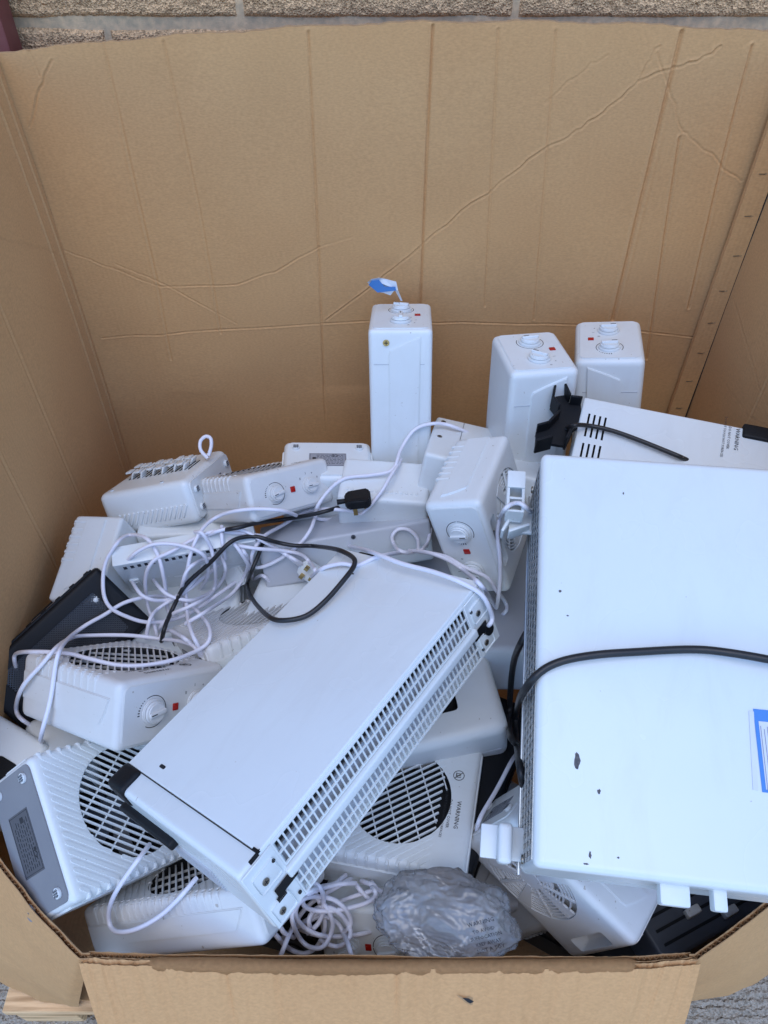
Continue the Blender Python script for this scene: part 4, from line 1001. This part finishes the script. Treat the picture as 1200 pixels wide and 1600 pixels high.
def low_convectors():
    # I: long bluish sloping casing
    pose = POSE['I']; (W, D, H) = pose[0]
    root = thing('convector_heater', 'long grey blue sloping heater casing with one screw hole, under the black plug', 'convector heater', pose[1], pose[2])
    b = bmesh.new(); box(b, (W, D, H), (0, 0, H / 2), .006, 3); finish('casing', b, GREYP, root)
    p = face_px(pose, 552, 839, 0, -1 if (Quaternion(pose[2]) @ Vector((1, 0, 0))).y > 0 else 1)
    sx = 1 if (Quaternion(pose[2]).normalized() @ Vector((1, 0, 0))).dot(Vector((0, -1, .3))) > 0 else -1
    screw(root, (sx * (W / 2 + .0005), p.y, p.z), (sx, 0, 0), .004, DARKG, 'screw_hole')
    # J: panel with a row of square vents
    pose = trimy(POSE['J'], -1, .034); (W, D, H) = pose[0]
    root = thing('convector_heater', 'white panel heater back with one row of square vents, under the cord tangle', 'convector heater', pose[1], pose[2])
    b = bmesh.new(); box(b, (W, D, H), (0, 0, H / 2), .003, 2)
    cut = bmesh.new()
    dl = face_px(pose, 118, 0) if 0 else None
    x1 = face_px(pose, 196, 888); x2 = face_px(pose, 346, 858); n = 14
    for k in range(n + 1):
        q = x1 + (x2 - x1) * k / n; box(cut, (.011, .02, .0058), (q.x, -D / 2 + .006, q.z), rot=RY(0))
    b = boolean_cut(b, cut); finish('casing', b, ENAMEL, root, 40, [ENAMEL, DARKG])
    q = face_px(pose, 213, 910); b = bmesh.new(); box(b, (.034, .005, .016), (q.x, -D / 2 - .001, q.z), .002, 2); br = finish('bracket', b, ENAMEL, root); screw(root, (q.x - .006, -D / 2 - .0045, q.z), (0, -1, 0), .0045, ENAMEL)
    q = face_px(pose, 312, 915); b = bmesh.new(); box(b, (.12, .0012, .0016), (q.x, -D / 2 - .0002, q.z)); finish('seam', b, DARKIN, root, 0)
low_convectors()
# slab behind the row of vents: upper case under the corner heater
p = on_plane(270, 845, (0, 0, .74), (0, 0, 1))
o = fan_heater('white heater edge with slanted louvres between the corner heater and the vented back', ((.10, .05, .19), (p.x - .08, p.y + .06, .66), tuple((RZ(14) @ RY(90) @ RX(10)).to_quaternion())), WHITE, grille=None, controls=False, text=False, base=False, panel=False, side_ribs=False, bev=.008)
# Y: dark heater in the shade at the front right
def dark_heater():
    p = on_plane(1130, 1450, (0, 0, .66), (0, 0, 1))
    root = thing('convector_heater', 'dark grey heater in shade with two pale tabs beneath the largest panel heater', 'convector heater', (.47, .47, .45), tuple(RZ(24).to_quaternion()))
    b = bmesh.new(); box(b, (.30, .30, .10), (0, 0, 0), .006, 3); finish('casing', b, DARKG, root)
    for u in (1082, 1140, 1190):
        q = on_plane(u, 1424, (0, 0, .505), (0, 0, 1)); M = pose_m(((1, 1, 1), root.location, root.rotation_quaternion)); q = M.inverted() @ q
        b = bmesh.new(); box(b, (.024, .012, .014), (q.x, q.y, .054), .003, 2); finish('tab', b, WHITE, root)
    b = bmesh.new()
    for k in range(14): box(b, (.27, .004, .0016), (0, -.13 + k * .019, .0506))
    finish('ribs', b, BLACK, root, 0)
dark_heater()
# added heaters filling the box depth; the grey ones have shade in their colour
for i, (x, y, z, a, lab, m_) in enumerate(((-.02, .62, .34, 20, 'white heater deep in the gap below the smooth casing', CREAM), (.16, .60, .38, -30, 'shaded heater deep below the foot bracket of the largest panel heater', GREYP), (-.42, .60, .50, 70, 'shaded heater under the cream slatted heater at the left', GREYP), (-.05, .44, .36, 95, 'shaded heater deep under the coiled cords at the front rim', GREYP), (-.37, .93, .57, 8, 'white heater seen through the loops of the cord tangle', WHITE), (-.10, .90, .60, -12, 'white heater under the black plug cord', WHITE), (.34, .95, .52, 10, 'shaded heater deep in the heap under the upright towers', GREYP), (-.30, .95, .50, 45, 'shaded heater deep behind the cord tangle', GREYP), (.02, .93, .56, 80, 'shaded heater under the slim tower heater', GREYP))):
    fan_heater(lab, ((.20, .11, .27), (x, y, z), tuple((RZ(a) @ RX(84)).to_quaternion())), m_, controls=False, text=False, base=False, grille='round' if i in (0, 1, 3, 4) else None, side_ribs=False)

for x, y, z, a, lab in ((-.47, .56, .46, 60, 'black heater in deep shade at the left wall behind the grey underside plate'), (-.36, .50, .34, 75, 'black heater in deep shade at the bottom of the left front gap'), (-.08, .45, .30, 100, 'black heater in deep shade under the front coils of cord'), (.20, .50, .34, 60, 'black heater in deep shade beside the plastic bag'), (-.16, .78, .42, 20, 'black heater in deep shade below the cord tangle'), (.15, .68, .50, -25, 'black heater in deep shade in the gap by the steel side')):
    fan_heater(lab, ((.22, .12, .30), (x, y, z), tuple((RZ(a) @ RX(86)).to_quaternion())), BLACK, controls=False, text=False, base=False, grille=None, side_ribs=False)  # added heaters, coloured black to put deep shade into the gaps

# ================================================================ CORDS, laid over what they touch
bpy.context.view_layer.update()
DG = bpy.context.evaluated_depsgraph_get()
def hit_t(u, v):
    d = ray(u, v); l = d.length; ok, loc, nr, idx, ob, mx = S.ray_cast(DG, CAM, d / l)
    return (loc - CAM).length / l if ok else 2.0
def catmull(P, n):
    P = [P[0]] + list(P) + [P[-1]]; o = []
    for i in range(1, len(P) - 2):
        a, b, c, d = (np.array(P[i + k - 1], float) for k in range(4))
        for j in range(n):
            t = j / n; o.append(.5 * ((2 * b) + (-a + c) * t + (2 * a - 5 * b + 4 * c - d) * t * t + (-a + 3 * b - 3 * c + d) * t ** 3))
    o.append(np.array(P[-2], float)); return np.array(o)
def lay(px, r, lift=.004, sink=None, win=5, tmax=9, tmin=0):
    uv = catmull(px, 7); uv = uv + np.stack([np.sin(np.arange(len(uv)) * .31 + len(uv)), np.cos(np.arange(len(uv)) * .23 + px[0][0])], 1) * .7; T = np.array([max(tmin, min(hit_t(u, v), tmax)) for u, v in uv[:, :2]])
    for _ in range(1):
        w_ = win; Tp = np.pad(T, w_, 'edge'); mn = np.array([np.min(Tp[i:i + 2 * w_ + 1]) for i in range(len(T))])
        k = np.hanning(2 * w_ + 3); k /= k.sum(); sm = np.convolve(np.pad(mn, w_ + 1, 'edge'), k, 'valid')
    sm = np.minimum(sm, T) - r - lift * (.6 + .4 * np.sin(np.arange(len(T)) * .23))
    sink = sink or (.022, .022); sm += np.interp(np.arange(len(T)), [0, 5, len(T) - 6, len(T) - 1], [sink[0], 0, 0, sink[1]])
    return [CAM + ray(u, v) * t for (u, v), t in zip(uv[:, :2], sm)]
def tube(name, pts, r, m, n=10):
    bm = bmesh.new(); rings = []; up = None
    for i, p in enumerate(pts):
        t = (pts[min(i + 1, len(pts) - 1)] - pts[max(i - 1, 0)]).normalized()
        if up is None: up = t.orthogonal().normalized()
        up = (up - t * up.dot(t)).normalized(); s = t.cross(up)
        rings.append([bm.verts.new(p + (up * math.cos(2 * math.pi * k / n) + s * math.sin(2 * math.pi * k / n)) * r) for k in range(n)])
    for a, b in zip(rings, rings[1:]):
        for k in range(n): bm.faces.new((a[k], a[(k + 1) % n], b[(k + 1) % n], b[k]))
    bm.faces.new(rings[0][::-1]); bm.faces.new(rings[-1]); fixn(bm)
    return finish(name, bm, m, None, 60)
def cord(label, px, r=.0032, m=CORDW, lift=.004, parent=None, sink=None, win=5, group=None, tmin=0, tmax=9):
    o = tube('power_cord', lay(px, r, lift, sink, win, tmax, tmin), r, m)
    if parent is not None:
        bpy.context.view_layer.update(); o.parent = parent; o.matrix_parent_inverse = parent.matrix_world.inverted(); o.name = 'power_cord'
    else: tag(o, label, 'power cord', group)
    return o
GW = 'white power cords tangled over the heap'
cord('white cord looping wide over the cream slatted heater, ending beside its left corner', [(66, 1160), (65, 1150), (78, 1093), (88, 1033), (103, 1003), (133, 977), (163, 960), (200, 940), (250, 932), (293, 942), (320, 967), (328, 990), (320, 1010), (283, 1027), (233, 1038), (187, 1040), (140, 1030), (100, 1020), (43, 1018), (23, 1025), (25, 1047)], group=GW, lift=.008)
cord('white cord running over the black heater down the left end of the cream slatted heater', [(52, 1136), (30, 1120), (25, 1100), (37, 1070), (67, 1037), (90, 1010), (117, 995), (150, 992), (200, 993), (253, 999), (283, 1002), (303, 1010), (317, 1030)], group=GW, lift=.004)
cord('white cord rising through the tangle and curving over the row of square vents', [(247, 1007), (240, 973), (230, 940), (227, 900), (240, 877), (267, 863), (300, 843), (333, 830), (367, 833), (410, 838)], group=GW)
cord('white cord arching from the two-dial heater down through the tangle', [(462, 806), (437, 797), (393, 795), (350, 803), (320, 823), (300, 860), (290, 907), (293, 957), (300, 990), (317, 1023)], group=GW, lift=.012)
o = cord('white cord in a large loop left of the tangle with a white plug', [(283, 963), (263, 957), (257, 907), (247, 867), (227, 840), (200, 837), (180, 853), (163, 883), (162, 923), (173, 950), (200, 965), (233, 972), (273, 967), (310, 950), (350, 923), (387, 895)], group=GW, lift=.010)
bigloop = o
cord('white cord curling from the tipped fan heater round to the black plug', [(733, 677), (700, 663), (673, 662), (647, 673), (627, 703), (613, 733), (580, 742), (540, 748), (513, 767), (495, 793), (497, 810), (522, 812)], group=GW, lift=.012, win=4)
cord('white cord with a narrow drooping loop above the central panel heater', [(627, 718), (610, 743), (593, 773), (567, 802), (547, 798), (510, 795), (477, 800), (443, 820), (410, 840), (393, 870), (400, 887), (427, 880), (460, 857), (483, 830), (494, 806), (500, 795)], group=GW, lift=.006)
h = cord('', [(487, 902), (507, 887), (533, 880), (560, 883), (593, 870), (643, 862), (693, 868), (727, 887), (760, 903), (775, 921), (788, 937), (791, 953), (782, 964)], parent=ccR, lift=.002)
cord('white cord across the far end of the central panel heater into its dark cord hole', [(542, 853), (577, 862), (627, 880), (677, 893), (720, 910), (753, 930), (766, 955), (768, 971), (759, 981)], group=GW, lift=.001)
cord('white cord arching beside the big right panel and doubling back past the tipped heater', [(829, 800), (826, 797), (811, 787), (795, 791), (782, 806), (777, 831), (781, 865), (781, 899), (777, 944), (773, 946), (757, 923), (737, 901), (707, 878), (674, 865), (640, 861)], group=GW, lift=.006, win=3)
cord('small curled white cord loop left of the tipped fan heater', [(672, 826), (667, 850), (655, 862), (652, 843), (640, 828), (623, 827), (612, 840), (620, 857), (637, 863), (650, 860)], group=GW, win=3)
cord('white cord hanging in a loop over the heater at the front left', [(233, 1319), (208, 1354), (179, 1400), (169, 1433), (179, 1454), (208, 1454), (242, 1437), (275, 1408), (308, 1371)], group=GW, lift=.018, win=8)
GB = 'coils of white cord bunched at the front rim'
for lab, px in (('white cord loop curling beneath the near corner of the central panel heater', [(430, 1460), (449, 1481), (475, 1489), (497, 1477), (507, 1447), (501, 1414), (490, 1387)]),
                ('white cord strand sweeping from the coil up towards the round grille heater', [(437, 1470), (475, 1440), (512, 1417), (550, 1402), (578, 1393), (586, 1384), (565, 1376)]),
                ('white cord strand crossing the dial beside the bag', [(470, 1452), (505, 1462), (550, 1462), (592, 1454)]),
                ('white cord strand dropping to the carton rim in the coil', [(437, 1500), (460, 1444), (486, 1410), (531, 1384), (548, 1374)]),
                ('white cord strand tucked behind the coil under the slotted side', [(455, 1420), (470, 1400), (494, 1387), (524, 1380), (540, 1368)]),
                ('white cord strand curving down past the dial to the rim', [(470, 1450), (497, 1432), (524, 1440), (542, 1470), (552, 1500)]),
                ('short white cord strand entering the bag from the left', [(555, 1380), (564, 1392), (580, 1406), (612, 1414)]),
                ('short white cord strand under the round grille heater above the bag', [(580, 1378), (590, 1390), (614, 1402)])):
    cord(lab, px, group=GB, lift=.006, win=4, tmin=1.0, tmax=1.09)
coil_c = [(505, 1432, 44, 30, 20), (488, 1440, 30, 42, -15), (530, 1402, 58, 20, -8), (515, 1448, 36, 26, 40), (470, 1420, 34, 46, 25)]
for lab, (cu, cv, ra, rb, an) in zip(('flattened white cord coil turn left of the dial', 'tall white cord coil turn under the slotted side', 'wide white cord coil turn just below the round grille heater', 'small white cord coil turn over the dial', 'leftmost white cord coil turn at the front rim'), coil_c):
    px = []
    for k in range(13):
        a_ = R(k * 27 + an * 3); x_, y_ = ra * math.cos(a_), rb * math.sin(a_) ; px.append((cu + x_ * math.cos(R(an)) - y_ * math.sin(R(an)), min(1492, cv + x_ * math.sin(R(an)) + y_ * math.cos(R(an)))))
    cord(lab, px, group=GB, lift=.014, win=8, tmin=1.03, tmax=1.07)
cord('straight white cord between the round grille heater and the big right panel', [(806, 1180), (794, 1200), (775, 1234), (752, 1275), (745, 1300)], group=GW, win=8)
# small loop standing up from the corner heater
q0 = [CAM + ray(u, v) * (hit_t(322, 722) - .005) for u, v in catmull([(325, 716), (314, 704), (313, 690), (321, 682), (329, 685), (330, 697), (326, 712)], 6)]
o = tube('power_cord', q0, .0034, CORDW); bpy.context.view_layer.update(); o.parent = fG; o.matrix_parent_inverse = fG.matrix_world.inverted()
for lab, px in (('white cord strand from the white plug up to the two-dial heater', [(346, 822), (348, 845), (352, 873)]),
                ('white cord strand curving through the middle of the tangle', [(305, 832), (316, 834), (331, 858), (337, 900), (328, 930), (295, 948), (268, 960), (245, 985)]),
                ('white cord hook left of the white plug', [(345, 873), (328, 872), (310, 878), (292, 894), (283, 924), (287, 946)]),
                ('white cord strand crossing below the tangle to the slatted front', [(229, 998), (235, 966), (250, 948), (295, 921), (328, 894), (345, 880)]),
                ('white cord strand from the tangle beneath the black cord', [(355, 838), (370, 855), (391, 888), (396, 905), (409, 900), (423, 910)]),
                ('white cord strand running right to the small white plug', [(355, 850), (400, 857), (445, 860), (472, 867), (486, 882), (493, 893)]),
                ('short white cord curl above the slatted cream front', [(250, 996), (262, 984), (280, 993), (301, 1008)]),
                ('thin white cord curve between the vented back and the slatted front', [(205, 905), (222, 930), (250, 938), (280, 930), (305, 905), (318, 880)]),
                ('white cord strand looping below the big left loop', [(240, 905), (262, 930), (300, 938), (335, 920), (352, 895), (345, 868)]),
                ('white cord strand running down beside the white plug', [(372, 850), (385, 870), (384, 895), (365, 925), (330, 950), (290, 975)]),
                ('white cord strand arching over the square vents', [(196, 880), (215, 862), (245, 850), (285, 852), (318, 868), (325, 900), (310, 925)]),
                ('white cord strand over the top of the tangle', [(320, 838), (345, 828), (376, 828), (410, 845), (440, 862), (462, 878), (476, 888)])):
    cord(lab, px, group=GW, lift=.005, win=4)
# black cords
cord('black cord sweeping over the tangle and looping on the central panel heater', [(253, 1002), (259, 975), (274, 942), (292, 912), (328, 879), (355, 852), (376, 840), (400, 838), (430, 847), (460, 853), (490, 853), (527, 858), (550, 870), (553, 883), (540, 903), (510, 937), (477, 963), (443, 970), (420, 963), (397, 940), (387, 917), (393, 893), (403, 867), (411, 850)], .0036, CORDB, lift=.012, group='black power cords')
c = cord('', [(1260, 1045), (1200, 1030), (1130, 1018), (1080, 1015), (1000, 1019), (930, 1023), (880, 1032), (845, 1050), (818, 1080), (808, 1110), (806, 1150), (812, 1200), (818, 1228)], .0046, CORDB, lift=.006, parent=crR, win=4)
c = cord('', [(822, 990), (803, 1033), (796, 1095), (797, 1148), (813, 1166)], .0048, CORDB, lift=.004, parent=crR, win=4)
cord('', [(886, 669), (905, 664), (950, 672), (1000, 688), (1050, 708), (1080, 722)], .0036, CORDB, lift=.003, parent=urR, win=3)
bp = cord('black cord along the underside of the two-dial heater ending in a black plug', [(345, 828), (372, 824), (400, 818), (443, 812), (493, 802), (536, 790)], .0036, CORDB, lift=.002, group='black power cords')
def plug(parent, u, v, ang, m, s=1.0, tilt=0, t=None, pins=True):
    T = (t or hit_t(u, v)) - .016 * s; p = CAM + ray(u, v) * T
    bm = bmesh.new()
    prism(bm, [(-.024 * s, -.011 * s), (-.018 * s, -.019 * s), (.016 * s, -.021 * s), (.022 * s, -.014 * s), (.022 * s, .014 * s), (.016 * s, .021 * s), (-.018 * s, .019 * s), (-.024 * s, .011 * s)], -.009 * s, .009 * s, lambda x, y, n: (x, y, n)); fixn(bm)
    bmesh.ops.bevel(bm, geom=list(bm.edges), offset=.003 * s, segments=3, affect='EDGES')
    cyl(bm, .005 * s, .016 * s, (-.030 * s, 0, 0), RY(90), 16, .0042 * s)
    q = RZ(ang) @ RX(tilt); M = q.to_4x4(); back = (CAM - p).normalized()
    M = (frame(p, (1, 0, 0), (0, math.sin(TH), math.cos(TH))) @ q.to_4x4())
    bm.transform(M); o = finish('plug', bm, m, None); bm = bmesh.new()
    box(bm, (.004, .008, .02), (.010 * s, 0, .016 * s)); box(bm, (.007, .004, .018), (-.008 * s, -.011 * s, .015 * s)); box(bm, (.007, .004, .018), (-.008 * s, .011 * s, .015 * s))
    bm.transform(M); pn = finish('pin', bm, BRASS, None, 0)
    bm = bmesh.new(); prism(bm, rrect(-.014 * s, -.012 * s, .014 * s, .012 * s, .003), -.0094 * s, -.0088 * s, lambda x, y, n: (x, y, n)); bm.transform(M); fixn(bm); rc = finish('plug_face', bm, m, None)
    bpy.context.view_layer.update()
    for k in (o,): k.parent = parent; k.matrix_parent_inverse = parent.matrix_world.inverted()
    for k in (pn, rc): k.parent = o; 
    return o
plug(bp, 560, 780, 8, BLACK, .95, 125)
plug(bigloop, 368, 897, -62, WHITE, 1.05, 205)
pc = cord('white cord with a small upturned white plug by the central panel', [(445, 866), (458, 872), (472, 882)], group=GW)
plug(pc, 484, 893, -35, WHITE, .8, 20)

def tear():
    d = ray(737, 1562); dg = bpy.context.evaluated_depsgraph_get(); ok, loc, nr, *_ = S.ray_cast(dg, CAM, d.normalized())
    for nm, m_, sc, pts in (('torn_patch', CARDEDGE, 1, [(-24, -8), (-12, -3), (-4, -6), (8, -1), (18, 1), (8, 6), (-2, 8), (-10, 4)]), ('tear_hole', DARKIN, 1.02, [(-15, -4), (-5, -3), (3, 2), (-3, 5), (-8, 2)])):
        b = bmesh.new(); f = []
        for u, v in pts:
            p = on_plane(737 + u, 1562 + v, loc, nr); f.append(b.verts.new(p + nr * (.0006 * sc if nr.dot(d) < 0 else -.0006 * sc) * (1 if nm == 'torn_patch' else 2)))
        b.faces.new(f); worldpart(finish(nm, b, m_, None, 0), BOXROOT)
tear()
# ================================================================ plastic bag
def plastic_bag():
    m = bpy.data.materials.new('clear_polythene'); m.use_nodes = True; n_ = m.node_tree; n_.nodes.clear()
    out = n_.nodes.new('ShaderNodeOutputMaterial'); tr = n_.nodes.new('ShaderNodeBsdfTransparent'); tr.inputs[0].default_value = (1, 1, 1, 1)
    df = n_.nodes.new('ShaderNodeBsdfTranslucent'); df.inputs[0].default_value = (.92, .92, .93, 1); d2 = n_.nodes.new('ShaderNodeBsdfDiffuse'); d2.inputs[0].default_value = (.90, .89, .90, 1)
    gl = n_.nodes.new('ShaderNodeBsdfGlossy'); gl.inputs['Roughness'].default_value = .16
    a = n_.nodes.new('ShaderNodeMixShader'); b = n_.nodes.new('ShaderNodeMixShader'); c = n_.nodes.new('ShaderNodeMixShader'); fr = n_.nodes.new('ShaderNodeFresnel'); fr.inputs[0].default_value = 1.62
    a.inputs[0].default_value = .5; n_.links.new(df.outputs[0], a.inputs[1]); n_.links.new(d2.outputs[0], a.inputs[2])
    b.inputs[0].default_value = .31; n_.links.new(tr.outputs[0], b.inputs[1]); n_.links.new(a.outputs[0], b.inputs[2])
    n_.links.new(fr.outputs[0], c.inputs[0]); n_.links.new(b.outputs[0], c.inputs[1]); n_.links.new(gl.outputs[0], c.inputs[2]); n_.links.new(c.outputs[0], out.inputs[0])
    tc = n_.nodes.new('ShaderNodeTexCoord'); nz = n_.nodes.new('ShaderNodeTexNoise'); nz.inputs['Scale'].default_value = 26; nz.inputs['Detail'].default_value = 3; nz.inputs['Distortion'].default_value = 1.2; bp_ = n_.nodes.new('ShaderNodeBump'); bp_.inputs['Distance'].default_value = .004; bp_.inputs['Strength'].default_value = .5
    n_.links.new(tc.outputs['Object'], nz.inputs['Vector']); n_.links.new(nz.outputs[0], bp_.inputs['Height'])
    for x in (gl, fr, d2): n_.links.new(bp_.outputs[0], x.inputs['Normal'])
    t = 1.01; c0 = CAM + ray(697, 1434) * t
    def shell(R0, seed):
        bm = bmesh.new(); bmesh.ops.create_icosphere(bm, subdivisions=6, radius=1)
        for v in bm.verts:
            d = v.co.normalized(); q = d * 2.1 + Vector((seed, seed * 2, 0))
            w0 = Vector((noise.noise(q), noise.noise(q + Vector((5, 0, 0))), noise.noise(q + Vector((0, 9, 0))))) * .5
            def rd(k, o): return 1 - min(1, abs(noise.noise((q + w0) * k + Vector((o, o, 0)))) * 3.2)
            r = 1.0 + .16 * noise.noise(q * .9) + .075 * rd(1.1, 2) + .045 * rd(2.3, 5) + .02 * rd(4.4, 7)
            v.co = Vector((d.x * R0[0], d.y * R0[1], d.z * R0[2])) * r
            v.co.z += .012 * math.sin(d.x * 3)
        M = frame(c0, (1, -.05, 0), (0, math.sin(TH), math.cos(TH))); bm.transform(M); return bm
    o = finish('plastic_bag', shell((.086, .055, .044), 3.0), m, None, 180)
    tag(o, 'crumpled clear plastic bag with tiny black print at the front rim', 'plastic bag')
    # print shrink-wrapped to the bag
    bpy.context.view_layer.update(); from mathutils.bvhtree import BVHTree
    bm = bmesh.new(); bm.from_mesh(o.data); tree = BVHTree.FromBMesh(bm); bm.free()
    t = text_mesh('print', [('WARNING', 1.2), ('TO AVOID', 1), ('SUFFOCATION', 1), ('KEEP AWAY', 1), ('NOT A TOY', 1.1)], .0055, frame(CAM + ray(752, 1444) * .84, Vector((1, .1, .55)), UPV), None)
    for v in t.data.vertices:
        d = (v.co - CAM); h = tree.ray_cast(CAM, d.normalized())
        v.co = (h[0] + h[1] * .0004 if h[1].dot(d) < 0 else h[0] - h[1] * .0004) if h[0] else v.co
    t.parent = o
plastic_bag()
